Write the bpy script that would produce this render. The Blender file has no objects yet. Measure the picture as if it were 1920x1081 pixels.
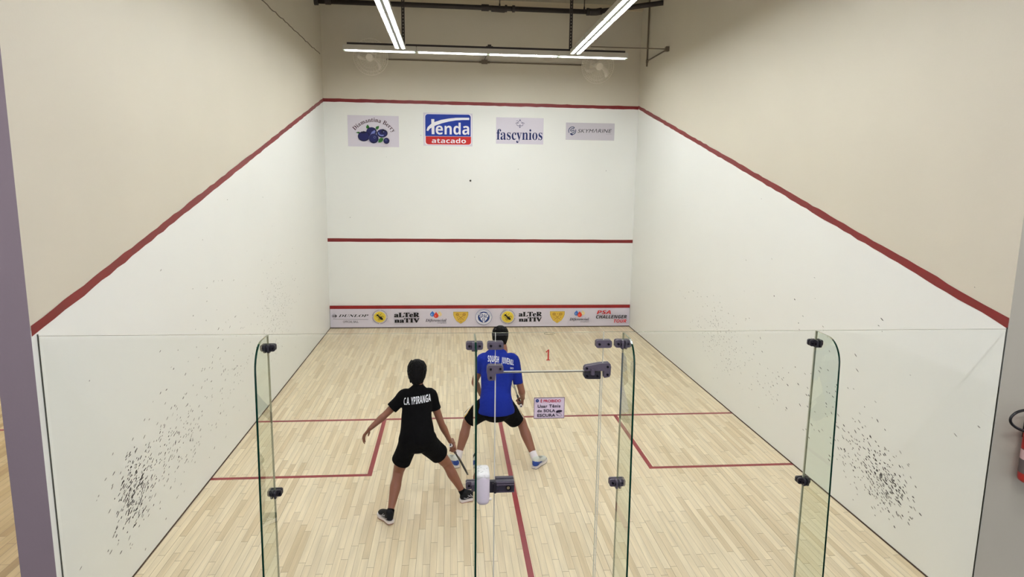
import bpy, bmesh, math, random
from mathutils import Vector, Matrix
from mathutils.bvhtree import BVHTree

SC = bpy.context.scene
C = SC.collection
V = Vector

# ---------------------------------------------------------------- camera, world, exposure
cam_d = bpy.data.cameras.new('camera')
cam = bpy.data.objects.new('camera', cam_d)
C.objects.link(cam)
cam_d.sensor_fit = 'HORIZONTAL'
cam_d.sensor_width = 36.0
cam_d.lens = 36.0 * 1256.3 / 1920.0
cam_d.clip_start = 0.05
PITCH, YAW, ROLL = 0.1645, 0.0920, 0.0138
_f = V((math.sin(YAW) * math.cos(PITCH), math.cos(YAW) * math.cos(PITCH), -math.sin(PITCH)))
_r = V((math.cos(YAW), -math.sin(YAW), 0))
_u = _r.cross(_f)
_r2 = _r * math.cos(ROLL) + _u * math.sin(ROLL)
_u2 = -_r * math.sin(ROLL) + _u * math.cos(ROLL)
cam.matrix_world = Matrix((
    (_r2.x, _u2.x, -_f.x, -0.6745),
    (_r2.y, _u2.y, -_f.y, -4.2467),
    (_r2.z, _u2.z, -_f.z, 3.1792),
    (0, 0, 0, 1)))
SC.camera = cam

SC.view_settings.view_transform = 'Standard'
SC.view_settings.look = 'None'
SC.view_settings.gamma = 1.0
SC.view_settings.use_curve_mapping = False
SC.view_settings.exposure = 0.64

world = bpy.data.worlds.new('world')
SC.world = world
world.use_nodes = True
bg = world.node_tree.nodes['Background']
bg.inputs['Color'].default_value = (0.97, 0.94, 1.0, 1)
bg.inputs['Strength'].default_value = 0.55
TUBE_STRENGTH = 44.0

# ---------------------------------------------------------------- measures
W = 3.2          # half width of the court
L = 9.78         # distance of the front wall from the glass
H = 6.62         # ceiling
OUT_F, OUT_B = 4.60, 2.19   # lower edge of the out line at front / at the glass

# ---------------------------------------------------------------- materials
def lin(r, g, b):
    f = lambda c: (c / 255 / 12.92) if c / 255 <= 0.04045 else ((c / 255 + 0.055) / 1.055) ** 2.4
    return (f(r), f(g), f(b), 1)

MATS = {}
def mat(name, col, rough=0.5, metal=0.0, spec=0.5, noise=0.0, scale=20.0, bump=0.0, emit=None, bdist=.01):
    if name in MATS: return MATS[name]
    m = bpy.data.materials.new(name); m.use_nodes = True
    nt = m.node_tree; b = nt.nodes['Principled BSDF']
    b.inputs['Base Color'].default_value = col
    b.inputs['Roughness'].default_value = rough
    b.inputs['Metallic'].default_value = metal
    b.inputs['Specular IOR Level'].default_value = spec
    if noise or bump:
        tc = nt.nodes.new('ShaderNodeTexCoord')
        n = nt.nodes.new('ShaderNodeTexNoise'); n.inputs['Scale'].default_value = scale; n.inputs['Detail'].default_value = 6
        nt.links.new(tc.outputs['Object'], n.inputs['Vector'])
        if noise:
            mx = nt.nodes.new('ShaderNodeMix'); mx.data_type = 'RGBA'
            mx.inputs['A'].default_value = tuple(c * (1 - noise) for c in col[:3]) + (1,)
            mx.inputs['B'].default_value = tuple(min(1, c * (1 + noise)) for c in col[:3]) + (1,)
            nt.links.new(n.outputs['Fac'], mx.inputs['Factor'])
            nt.links.new(mx.outputs['Result'], b.inputs['Base Color'])
        if bump:
            bp = nt.nodes.new('ShaderNodeBump'); bp.inputs['Strength'].default_value = bump; bp.inputs['Distance'].default_value = bdist
            nt.links.new(n.outputs['Fac'], bp.inputs['Height'])
            nt.links.new(bp.outputs['Normal'], b.inputs['Normal'])
    if emit:
        b.inputs['Emission Color'].default_value = col
        b.inputs['Emission Strength'].default_value = emit
    MATS[name] = m
    return m

def wall_paint(name, col, mottle):
    m = bpy.data.materials.new(name); m.use_nodes = True
    nt = m.node_tree; b = nt.nodes['Principled BSDF']; N = nt.nodes; LK = nt.links
    tc = N.new('ShaderNodeTexCoord')
    big = N.new('ShaderNodeTexNoise'); big.inputs['Scale'].default_value = 0.9; big.inputs['Detail'].default_value = 5
    fine = N.new('ShaderNodeTexNoise'); fine.inputs['Scale'].default_value = 55; fine.inputs['Detail'].default_value = 4
    for n in (big, fine): LK.new(tc.outputs['Object'], n.inputs['Vector'])
    mx = N.new('ShaderNodeMix'); mx.data_type = 'RGBA'
    mx.inputs['A'].default_value = tuple(c * (1 - mottle) for c in col[:3]) + (1,)
    mx.inputs['B'].default_value = tuple(min(.95, c * (1 + mottle)) for c in col[:3]) + (1,)
    LK.new(big.outputs['Fac'], mx.inputs['Factor'])
    LK.new(mx.outputs['Result'], b.inputs['Base Color'])
    bp = N.new('ShaderNodeBump'); bp.inputs['Strength'].default_value = 0.12; bp.inputs['Distance'].default_value = 0.004
    LK.new(fine.outputs['Fac'], bp.inputs['Height']); LK.new(bp.outputs['Normal'], b.inputs['Normal'])
    b.inputs['Roughness'].default_value = 0.55
    b.inputs['Specular IOR Level'].default_value = 0.3
    MATS[name] = m
    return m

M_white = wall_paint('white_court_paint', lin(237, 238, 233), 0.02)
M_beige = wall_paint('beige_upper_paint', lin(211, 204, 187), 0.04)
M_lilac = wall_paint('lilac_pier_paint', lin(143, 130, 138), 0.05)
M_grey = wall_paint('grey_pier_paint', lin(190, 187, 171), 0.03)
M_ceil = mat('grey_ceiling', lin(150, 146, 132), 0.8, noise=.06, scale=3)
M_red = mat('red_line_paint', lin(124, 24, 25), 0.45, noise=.12, scale=12)
M_redf = mat('red_floor_line', lin(140, 40, 46), 0.35, noise=.15, scale=15)
M_scuff = mat('rubber_ball_mark', lin(84, 82, 80), 0.8)
M_scuff2 = mat('faint_ball_mark', lin(140, 138, 132), 0.8)
M_fix = mat('white_enamel', lin(205, 200, 188), 0.4)
M_refl = mat('white_reflector', lin(225, 225, 220), 0.3)
M_tube = mat('lit_fluorescent_tube', (0.93, 0.97, 1.0, 1), 0.3, emit=TUBE_STRENGTH)
M_tube_dim = mat('dim_fluorescent_tube', (0.95, 0.97, 1.0, 1), 0.3, emit=TUBE_STRENGTH * .28)
M_tube_fill = mat('added_fill_tube', (0.97, 0.96, 1.0, 1), 0.3, emit=TUBE_STRENGTH * 2.6)  # for the unseen fill fixtures over hall and neighbouring court
M_iron = mat('dark_painted_iron', lin(46, 38, 36), 0.55, noise=.2, scale=30)
M_chan = mat('dark_steel_channel', lin(58, 50, 46), 0.5, metal=.3)
M_cond = mat('galvanised_conduit', lin(120, 108, 92), 0.45, metal=.5)
M_fan = mat('cream_plastic', lin(235, 228, 215), 0.4)
M_clamp = mat('anodised_fitting', lin(98, 90, 104), 0.38, metal=.25, noise=.08, scale=60)
M_clampd = mat('dark_fitting', lin(52, 50, 58), 0.35, metal=.3)
M_bolt = mat('dark_bolt', lin(30, 28, 36), 0.3, metal=.7)
M_chrome = mat('bright_steel', lin(190, 188, 186), 0.2, metal=1)
M_gedge = mat('dark_green_glass_edge', lin(3, 46, 35), 0.12)
M_gseam = mat('pale_polished_glass_edge', lin(196, 198, 180), 0.25)
M_gtop = mat('grey_green_glass_edge', lin(120, 124, 100), 0.25)
M_paper = mat('lilac_white_vinyl', lin(214, 208, 219), 0.45)
M_skinA = mat('tan_skin', lin(130, 82, 62), 0.5, noise=.08, scale=8)
M_skinB = mat('tan_skin_lighter', lin(138, 90, 70), 0.5, noise=.08, scale=8)
M_hair = mat('black_hair', lin(4, 3, 3), 0.6, spec=.12, bump=.6, scale=60)
M_blk = mat('black_sport_fabric', lin(5, 5, 6), 0.9, spec=.08, noise=.25, scale=9, bump=.4, bdist=.06)
M_blue = mat('royal_blue_fabric', lin(13, 37, 138), 0.8, spec=.2, noise=.15, scale=7, bump=.5, bdist=.06)
M_text = mat('white_print', lin(228, 230, 236), 0.6)
M_sock = mat('white_sock_knit', lin(226, 220, 224), 0.8, bump=.3, scale=120)
M_shoeB = mat('black_shoe_mesh', lin(13, 14, 19), 0.7, spec=.2, noise=.3, scale=60)
M_shoeW = mat('white_shoe_mesh', lin(205, 208, 200), 0.6)
M_shoeBl = mat('blue_shoe_trim', lin(28, 66, 150), 0.45)
M_soleW = mat('white_midsole', lin(222, 214, 212), 0.5)
M_soleG = mat('gum_outsole', lin(140, 82, 66), 0.6)
M_soleD = mat('dark_outsole', lin(40, 34, 38), 0.6)
M_gold = mat('gold_side_panel', lin(214, 176, 88), 0.7)
M_cream = mat('cream_side_panel', lin(226, 216, 204), 0.7)
M_white = MATS['white_court_paint']

def ink(name, r, g, b):
    return mat('ink_' + name, lin(r, g, b), 0.5, spec=.3)
K = ink('black', 16, 16, 18); NAVY = ink('navy', 22, 34, 92); RED = ink('red', 200, 36, 36); WH = ink('white', 240, 238, 242)

def glass_mat(name, tint):
    m = bpy.data.materials.new(name); m.use_nodes = True
    nt = m.node_tree; N = nt.nodes; LK = nt.links
    N.remove(N['Principled BSDF'])
    out = N['Material Output']
    fr = N.new('ShaderNodeFresnel'); fr.inputs['IOR'].default_value = 1.45
    tr = N.new('ShaderNodeBsdfTransparent'); tr.inputs['Color'].default_value = tint
    gl = N.new('ShaderNodeBsdfGlossy'); gl.inputs['Roughness'].default_value = 0.0
    gl.inputs['Color'].default_value = (.95, .97, .96, 1)
    mx = N.new('ShaderNodeMixShader')
    # mirror only at the outer surface of the pane, both surfaces' share of it
    ge = N.new('ShaderNodeNewGeometry'); mu = N.new('ShaderNodeMath'); mu.operation = 'MULTIPLY_ADD'
    mu.inputs[1].default_value = -1.0; mu.inputs[2].default_value = 1.0; LK.new(ge.outputs['Backfacing'], mu.inputs[0])
    m2 = N.new('ShaderNodeMath'); m2.operation = 'MULTIPLY'; m2.use_clamp = True
    LK.new(fr.outputs['Fac'], m2.inputs[0]); LK.new(mu.outputs[0], m2.inputs[1])
    LK.new(m2.outputs[0], mx.inputs['Fac']); LK.new(tr.outputs[0], mx.inputs[1]); LK.new(gl.outputs[0], mx.inputs[2])
    LK.new(mx.outputs[0], out.inputs['Surface'])
    MATS[name] = m
    return m
M_glass = glass_mat('clear_safety_glass', (.984, .990, .984, 1))
M_fglass = glass_mat('greenish_fin_glass', (.915, .95, .918, 1))

def plank_mat(name, c1, c2, c3, pw=.057, pl=.75):
    m = bpy.data.materials.new(name); m.use_nodes = True
    nt = m.node_tree; N = nt.nodes; LK = nt.links; b = N['Principled BSDF']
    tc = N.new('ShaderNodeTexCoord'); sp = N.new('ShaderNodeSeparateXYZ'); LK.new(tc.outputs['Object'], sp.inputs[0])
    def mth(op, a, b_=None, c_=None):
        n = N.new('ShaderNodeMath'); n.operation = op
        for i, x in enumerate((a, b_, c_)):
            if x is None: continue
            if isinstance(x, (int, float)): n.inputs[i].default_value = x
            else: LK.new(x, n.inputs[i])
        return n.outputs[0]
    X = mth('DIVIDE', sp.outputs['X'], pw)
    row = mth('FLOOR', X); fx = mth('FRACT', X)
    wn = N.new('ShaderNodeTexWhiteNoise'); wn.noise_dimensions = '1D'; LK.new(row, wn.inputs['W'])
    Y = mth('ADD', mth('DIVIDE', sp.outputs['Y'], pl), mth('MULTIPLY', wn.outputs['Value'], 7.3))
    seg = mth('FLOOR', Y); fy = mth('FRACT', Y)
    cv = N.new('ShaderNodeCombineXYZ'); LK.new(row, cv.inputs[0]); LK.new(seg, cv.inputs[1])
    wn2 = N.new('ShaderNodeTexWhiteNoise'); wn2.noise_dimensions = '2D'; LK.new(cv.outputs[0], wn2.inputs['Vector'])
    # grain, stretched along the plank and different in every plank
    mp = N.new('ShaderNodeMapping'); mp.inputs['Scale'].default_value = (26, 1.6, 1)
    LK.new(tc.outputs['Object'], mp.inputs['Vector'])
    va = N.new('ShaderNodeVectorMath'); va.operation = 'ADD'; LK.new(mp.outputs[0], va.inputs[0])
    sc = N.new('ShaderNodeVectorMath'); sc.operation = 'SCALE'; sc.inputs['Scale'].default_value = 37; LK.new(wn2.outputs['Color'], sc.inputs[0])
    LK.new(sc.outputs[0], va.inputs[1])
    gr = N.new('ShaderNodeTexNoise'); gr.inputs['Scale'].default_value = 1.0; gr.inputs['Detail'].default_value = 5; LK.new(va.outputs[0], gr.inputs['Vector'])
    cr = N.new('ShaderNodeValToRGB'); e = cr.color_ramp.elements
    e[0].position = 0.0; e[0].color = c2; e[1].position = 1.0; e[1].color = c1
    x = e.new(.12); x.color = c3
    x = e.new(.3); x.color = c2
    LK.new(wn2.outputs['Value'], cr.inputs['Fac'])
    mg = N.new('ShaderNodeMix'); mg.data_type = 'RGBA'; mg.blend_type = 'MULTIPLY'; mg.inputs['Factor'].default_value = 1
    LK.new(cr.outputs['Color'], mg.inputs['A'])
    g2 = N.new('ShaderNodeMapRange'); g2.inputs['From Min'].default_value = .3; g2.inputs['From Max'].default_value = .7
    g2.inputs['To Min'].default_value = .86; g2.inputs['To Max'].default_value = 1.06; LK.new(gr.outputs['Fac'], g2.inputs['Value'])
    LK.new(g2.outputs[0], mg.inputs['B'])
    # joints: thin dark gaps, some rows tighter than others
    wr = N.new('ShaderNodeTexWhiteNoise'); wr.noise_dimensions = '1D'; LK.new(mth('ADD', row, 77.7), wr.inputs['W'])
    gapw = mth('MULTIPLY', mth('POWER', wr.outputs['Value'], 3.0), .035)
    gx = mth('LESS_THAN', fx, mth('ADD', gapw, .028))
    gy = mth('LESS_THAN', fy, .006)
    gap = mth('MAXIMUM', gx, gy)
    mj = N.new('ShaderNodeMix'); mj.data_type = 'RGBA'; mj.inputs['B'].default_value = lin(104, 84, 60)
    LK.new(mth('MULTIPLY', gap, .76), mj.inputs['Factor']); LK.new(mg.outputs['Result'], mj.inputs['A'])
    LK.new(mj.outputs['Result'], b.inputs['Base Color'])
    b.inputs['Roughness'].default_value = .42
    b.inputs['Specular IOR Level'].default_value = .35
    MATS[name] = m
    return m
M_floor = plank_mat('maple_strip_floor', lin(234, 218, 187), lin(227, 209, 176), lin(214, 193, 157))
M_floor2 = plank_mat('oiled_strip_floor', lin(196, 172, 122), lin(184, 158, 106), lin(164, 136, 86), pw=.075)
M_hall = mat('hall_dark_floor', lin(38, 37, 40), .8, noise=.1, scale=4)  # unseen floor, kept dark so the glass reflects little

# ---------------------------------------------------------------- object helpers
def mesh_obj(name, bm, mats, parent=None, smooth=False, recalc=True):
    if recalc: bmesh.ops.recalc_face_normals(bm, faces=bm.faces)
    me = bpy.data.meshes.new(name)
    bm.to_mesh(me); bm.free()
    for m in (mats if isinstance(mats, (list, tuple)) else [mats]): me.materials.append(m)
    if smooth:
        for p in me.polygons: p.use_smooth = True
    o = bpy.data.objects.new(name, me); C.objects.link(o)
    if parent is not None: o.parent = parent
    return o

def tag(o, label, cat, group=None):
    o['label'] = label; o['category'] = cat
    if group: o['group'] = group
    return o

def thing(name, label, cat, loc=(0, 0, 0), rotz=0, group=None):
    o = bpy.data.objects.new(name, None); C.objects.link(o)
    o.empty_display_size = .1
    o.location = loc; o.rotation_euler = (0, 0, rotz)
    return tag(o, label, cat, group)

def struct(o):
    o['kind'] = 'structure'; return o

def setm(fs, mi):
    for f in fs: f.material_index = mi

def box(bm, x0, x1, y0, y1, z0, z1, mi=0, bev=0, seg=2):
    r = bmesh.ops.create_cube(bm, size=1)
    vs = r['verts']
    for v in vs:
        v.co = V((x0 + (v.co.x + .5) * (x1 - x0), y0 + (v.co.y + .5) * (y1 - y0), z0 + (v.co.z + .5) * (z1 - z0)))
    fs = list({f for v in vs for f in v.link_faces})
    setm(fs, mi)
    if bev:
        es = list({e for v in vs for e in v.link_edges})
        rr = bmesh.ops.bevel(bm, geom=es, offset=bev, segments=seg, profile=.5, affect='EDGES')
        setm(rr['faces'], mi)
    return fs

def face(bm, pts, mi=0):
    f = bm.faces.new([bm.verts.new(p) for p in pts]); f.material_index = mi
    return f

def frame_of(d):
    d = d.normalized()
    a = V((0, 0, 1)) if abs(d.z) < .9 else V((1, 0, 0))
    u = a.cross(d).normalized()
    return u, d.cross(u)

def cyl(bm, a, b, r0, r1=None, n=12, mi=0):
    a, b = V(a), V(b); r1 = r0 if r1 is None else r1
    u, v = frame_of(b - a)
    A = [bm.verts.new(a + (u * math.cos(2 * math.pi * i / n) + v * math.sin(2 * math.pi * i / n)) * r0) for i in range(n)]
    B = [bm.verts.new(b + (u * math.cos(2 * math.pi * i / n) + v * math.sin(2 * math.pi * i / n)) * r1) for i in range(n)]
    fs = [bm.faces.new((A[i], A[(i + 1) % n], B[(i + 1) % n], B[i])) for i in range(n)]
    fs += [bm.faces.new(A[::-1]), bm.faces.new(B)]
    setm(fs, mi)

def tube(bm, pts, r, n=8, mi=0, closed=False):
    pts = [V(p) for p in pts]; m = len(pts); rings = []
    pu = None
    for i, p in enumerate(pts):
        t = (pts[(i + 1) % m] - pts[i - 1]) if closed else (pts[min(i + 1, m - 1)] - pts[max(i - 1, 0)])
        t.normalize()
        if pu is None: pu, _ = frame_of(t)
        u = (pu - t * pu.dot(t)).normalized(); pu = u; w = t.cross(u)
        rr = r[i] if isinstance(r, (list, tuple)) else r
        rings.append([bm.verts.new(p + (u * math.cos(2 * math.pi * k / n) + w * math.sin(2 * math.pi * k / n)) * rr) for k in range(n)])
    fs = []
    for i in range(m if closed else m - 1):
        A, B = rings[i], rings[(i + 1) % m]
        fs += [bm.faces.new((A[k], A[(k + 1) % n], B[(k + 1) % n], B[k])) for k in range(n)]
    if not closed: fs += [bm.faces.new(rings[0][::-1]), bm.faces.new(rings[-1])]
    setm(fs, mi)

def catmull(P, sub):
    out = []
    n = len(P)
    for i in range(n - 1):
        p0, p1, p2, p3 = P[max(i - 1, 0)], P[i], P[i + 1], P[min(i + 2, n - 1)]
        for k in range(sub):
            t = k / sub
            out.append(.5 * ((2 * p1) + (p2 - p0) * t + (2 * p0 - 5 * p1 + 4 * p2 - p3) * t * t + (3 * p1 - p0 - 3 * p2 + p3) * t ** 3))
    out.append(P[-1]); return out

def prism(bm, pts2, to3, d, mi=0, side_mi=None):
    """extrude a 2-D outline: to3(x,y) -> point, d = offset vector"""
    A = [bm.verts.new(to3(*p)) for p in pts2]; B = [bm.verts.new(to3(*p) + V(d)) for p in pts2]
    n = len(A); fs = [bm.faces.new(A[::-1]), bm.faces.new(B)]
    setm(fs, mi)
    sd = [bm.faces.new((A[i], A[(i + 1) % n], B[(i + 1) % n], B[i])) for i in range(n)]
    setm(sd, mi if side_mi is None else side_mi)

def rrect(x0, x1, y0, y1, r, n=5):
    out = []
    for cx, cy, a in ((x1 - r, y0 + r, -90), (x1 - r, y1 - r, 0), (x0 + r, y1 - r, 90), (x0 + r, y0 + r, 180)):
        for i in range(n + 1):
            t = math.radians(a + 90 * i / n); out.append((cx + r * math.cos(t), cy + r * math.sin(t)))
    return out

def ball(bm, c, r, mi=0, sub=2, scale=(1, 1, 1), axes=None):
    res = bmesh.ops.create_icosphere(bm, subdivisions=sub, radius=1)
    ax = axes or (V((1, 0, 0)), V((0, 1, 0)), V((0, 0, 1)))
    for v in res['verts']:
        p = v.co
        v.co = V(c) + ax[0] * p.x * r * scale[0] + ax[1] * p.y * r * scale[1] + ax[2] * p.z * r * scale[2]
    setm({f for v in res['verts'] for f in v.link_faces}, mi)

# ---------------------------------------------------------------- room shell
def out_z(y): return OUT_B + (OUT_F - OUT_B) * (y / L)

bm = bmesh.new(); box(bm, -W - .2, W + .2, -.3, L + .2, -.12, 0)
floor = struct(mesh_obj('floor', bm, M_floor))
bm = bmesh.new(); box(bm, -10.5, -W - .2, -.3, L + .2, -.12, 0)
floor_l = struct(mesh_obj('floor_left', bm, M_floor2))
bm = bmesh.new(); box(bm, -12, 8, -9, -.3, -.12, -.002)
struct(mesh_obj('floor_hall', bm, M_hall))

def strip(parent, name, x0, x1, y0, y1, m=M_redf, z=.0015):
    bm = bmesh.new(); box(bm, x0, x1, y0, y1, 0, z)
    o = mesh_obj(name, bm, m, parent); return o
SY, BY, SBX = L - 5.455, L - 7.137, W - 1.65      # short line, service box line, box width
strip(floor, 'short_line', -W, W, SY - .03, SY + .022)
strip(floor, 'half_court_line', -.058, -.008, 0, SY - .03)
for s in (-1, 1):
    xa, xb = sorted((s * SBX, s * (SBX - .0) + s * .05))
    strip(floor, 'service_box_side_line', min(s * (SBX - .025), s * (SBX + .025)), max(s * (SBX - .025), s * (SBX + .025)), BY - .027, SY - .03)
    strip(floor, 'service_box_back_line', *sorted((s * W, s * (SBX + .025))), BY - .027, BY + .025)
strip(floor_l, 'short_line', -10.4, -W - .25, SY - .15, SY - .10)

def side_wall(s, thick, endm, Y0):
    """end face towards the camera, lower zone white and upper zone beige"""
    bm = bmesh.new()
    xi, xo = s * W, s * (W + thick)
    Y1 = L + .2
    zl = lambda y: out_z(y) + .035
    def q(*p, mi): face(bm, p, mi)
    q((xi, Y0, 0), (xi, Y1, 0), (xi, Y1, zl(Y1)), (xi, Y0, zl(0)), mi=0)
    q((xi, Y0, zl(0)), (xi, Y1, zl(Y1)), (xi, Y1, H), (xi, Y0, H), mi=1)
    q((xo, Y0, 0), (xo, Y0, H), (xo, Y1, H), (xo, Y1, 0), mi=0)
    q((xi, Y0, 0), (xi, Y0, H), (xo, Y0, H), (xo, Y0, 0), mi=2)
    q((xi, Y1, 0), (xo, Y1, 0), (xo, Y1, H), (xi, Y1, H), mi=0)
    q((xi, Y0, H), (xi, Y1, H), (xo, Y1, H), (xo, Y0, H), mi=1)
    q((xi, Y0, 0), (xo, Y0, 0), (xo, Y1, 0), (xi, Y1, 0), mi=0)
    bmesh.ops.remove_doubles(bm, verts=bm.verts, dist=1e-5)
    return struct(mesh_obj('wall_left' if s < 0 else 'wall_right', bm, [M_white, M_beige, endm]))
wall_l = side_wall(-1, .215, M_lilac, -.06)
wall_r = side_wall(1, 1.1, M_grey, -.008)

bm = bmesh.new()
zf = OUT_F + .035
for z0, z1, mi in ((0, zf, 0), (zf, H, 1)): box(bm, -W, W, L, L + .2, z0, z1, mi)
wall_f = struct(mesh_obj('wall_front', bm, [M_white, M_beige]))
bm = bmesh.new(); box(bm, -W - .225, W + 1.1, -.0, L + .2, H, H + .15)
ceil = struct(mesh_obj('ceiling', bm, M_ceil))
bm = bmesh.new(); box(bm, -W, W, L - .05, L, H - .1, H)
struct(mesh_obj('trim_1', bm, mat('pale_beam_paint', lin(205, 192, 165), .6)))

# the neighbouring court on the left
for nm, q in (('wall_far_front', (-10.5, -W - .22, L, L + .2)), ('wall_far_left', (-10.7, -10.5, 0, L + .2))):
    bm = bmesh.new(); box(bm, *q, 0, H); struct(mesh_obj(nm, bm, M_white))

# painted lines on the walls (hand painted, slightly wavy edges)
rng = random.Random(4)
def wavy_band(p0, p1, up, width, nrm, seg, amp, t=.002):
    bm = bmesh.new(); p0, p1, up, nrm = V(p0), V(p1), V(up), V(nrm)
    a, b = [], []
    for i in range(seg + 1):
        p = p0.lerp(p1, i / seg) + nrm * t
        a.append(bm.verts.new(p + up * rng.uniform(-amp, amp)))
        b.append(bm.verts.new(p + up * (width + rng.uniform(-amp, amp))))
    for i in range(seg): bm.faces.new((a[i], a[i + 1], b[i + 1], b[i]))
    return bm
mesh_obj('out_line', wavy_band((-W, L, OUT_F + .01), (W, L, OUT_F - .005), (0, 0, 1), .066, (0, -1, 0), 60, .004), M_red, wall_f)
mesh_obj('service_line', wavy_band((-W, L, 1.822), (W, L, 1.822), (0, 0, 1), .07, (0, -1, 0), 30, .002), M_red, wall_f)
for s, wl in ((-1, wall_l), (1, wall_r)):
    mesh_obj('out_line', wavy_band((s * W, -.055 if s < 0 else -.006, out_z(0) - .005), (s * W, L, OUT_F + .008), (0, 0, 1), .07, (-s, 0, 0), 80, .006), M_red, wl)

# ball marks on the side walls
def scuffs(s, wl, clusters, seed):
    rg = random.Random(seed); bm = bmesh.new()
    for my, mz, sy, sz, n, ln, wd, faint in clusters:
        for _ in range(n):
            y, z = rg.gauss(my, sy), rg.gauss(mz, sz) + .0
            z = abs(z) + .02
            if not .05 < y < L - .1: continue
            l = ln * rg.uniform(.25, 1.0); w = wd * rg.uniform(.45, 1.1)
            a = rg.gauss(.38, .12)
            dy, dz = math.cos(a), math.sin(a)
            x = s * (W - .0012)
            pts = [(-l, 0), (-l * .4, -w), (l * .5, -w * .9), (l, .1 * w), (l * .45, w), (-l * .5, w * .8)]
            f = face(bm, [(x, y + px * dy - pz * dz, z + px * dz + pz * dy) for px, pz in [(p / 2, q_ / 2) for p, q_ in pts]],
                     1 if rg.random() < faint else 0)
    o = mesh_obj('scuff_marks', bm, [M_scuff, M_scuff2], wl, recalc=False)
    o['kind'] = 'stuff'
scuffs(-1, wall_l, [(1.02, .62, .17, .16, 230, .055, .012, .35), (1.2, .68, .3, .2, 120, .05, .011, .5), (1.95, .68, .38, .2, 150, .05, .010, .5),
                    (2.5, 1.1, .8, .4, 35, .06, .013, .5), (3.3, .85, .6, .3, 70, .05, .010, .6), (4.6, .9, .8, .3, 60, .04, .008, .6),
                    (5.7, 1.15, .5, .3, 300, .034, .009, .75), (4, 1.6, 2, .5, 40, .04, .009, .7)], 11)
scuffs(1, wall_r, [(1.06, .48, .16, .12, 190, .05, .012, .35), (1.25, .55, .3, .17, 130, .05, .012, .5), (1.75, .68, .35, .22, 70, .05, .011, .5),
                   (2.3, 1.05, .7, .35, 40, .06, .012, .5), (4.9, .9, .5, .25, 230, .034, .009, .7), (3.6, .75, .5, .25, 50, .045, .009, .6),
                   (3.5, 1.6, 2, .5, 30, .04, .009, .7)], 12)
bm = bmesh.new(); rg = random.Random(5)
for _ in range(9):
    x, z = rg.uniform(-2.9, 2.9), rg.uniform(.6, 4.3); l = rg.uniform(.005, .009)
    face(bm, [(x + l * math.cos(t), L - .0012, z + l * .8 * math.sin(t)) for t in [k * math.pi / 3 for k in range(6)]], 0)
o = mesh_obj('scuff_marks', bm, [M_scuff2], wall_f, recalc=False); o['kind'] = 'stuff'
# skirting gap at the foot of the walls
bm = bmesh.new(); box(bm, -W, W, L - .012, L, 0, .022)
struct(mesh_obj('baseboard_front', bm, mat('dark_gap_strip', lin(70, 52, 40), .7)))
for s in (-1, 1):
    bm = bmesh.new(); box(bm, *sorted((s * W, s * (W - .006))), 0.0, L - .012, 0, .012)
    struct(mesh_obj('baseboard_left' if s < 0 else 'baseboard_right', bm, MATS['dark_gap_strip']))

# ---------------------------------------------------------------- luminaires
FL, FH = 1.24, .09
def make_fixture():
    t = thing('fluorescent_fixture', 'x', 'ceiling light')
    h = FL / 2
    bm = bmesh.new()
    outer = [(-.087, 0), (-.087, .018), (-.07, FH), (.07, FH), (.087, .018), (.087, 0), (.082, 0), (.082, .02), (.066, FH - .006), (-.066, FH - .006), (-.082, .02), (-.082, 0)]
    prism(bm, outer, lambda a, b: V((-h, a, b)), (FL, 0, 0))
    mesh_obj('housing', bm, M_fix, t)
    bm = bmesh.new()
    refl = [(-.0815, .001), (-.055, .07), (-.024, .05), (-.017, .006), (.017, .006), (.024, .05), (.055, .07), (.0815, .001), (.079, .02), (.057, .074), (.022, .056), (-.022, .056), (-.057, .074), (-.079, .02)]
    prism(bm, refl, lambda a, b: V((-h + .006, a, b)), (FL - .012, 0, 0))
    mesh_obj('reflector', bm, M_refl, t)
    bm = bmesh.new(); box(bm, -h + .008, h - .008, -.021, .021, .0015, .0055); mesh_obj('spine', bm, mat('grey_enamel_spine', lin(140, 142, 140), .5), t)
    for s in (-1, 1):
        bm = bmesh.new(); cyl(bm, (-h + .03, s * .047, .0145), (h - .03, s * .047, .0145), .0135, n=8)
        mesh_obj('tube', bm, M_tube, t, smooth=True)
        bm = bmesh.new(); box(bm, *sorted((s * (h - .006), s * h)), -.083, .083, .001, FH - .004)
        mesh_obj('end_cap', bm, M_fix, t)
        for q in (-1, 1):
            bm = bmesh.new(); box(bm, *sorted((s * (h - .03), s * (h - .006))), q * .047 - .012, q * .047 + .012, -.004, .05)
            mesh_obj('lamp_holder', bm, mat('pale_green_holder', lin(205, 222, 205), .5), t)
    return t

def copy_thing(t, loc, rz, label, group=None):
    c = t.copy(); C.objects.link(c); c.location = loc; c.rotation_euler = (0, 0, rz); c['label'] = label
    if group: c['group'] = group
    for ch in list(t.children):
        d = ch.copy(); C.objects.link(d); d.parent = c
        for g in ch.children:
            e = g.copy(); C.objects.link(e); e.parent = d
    return c

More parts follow.
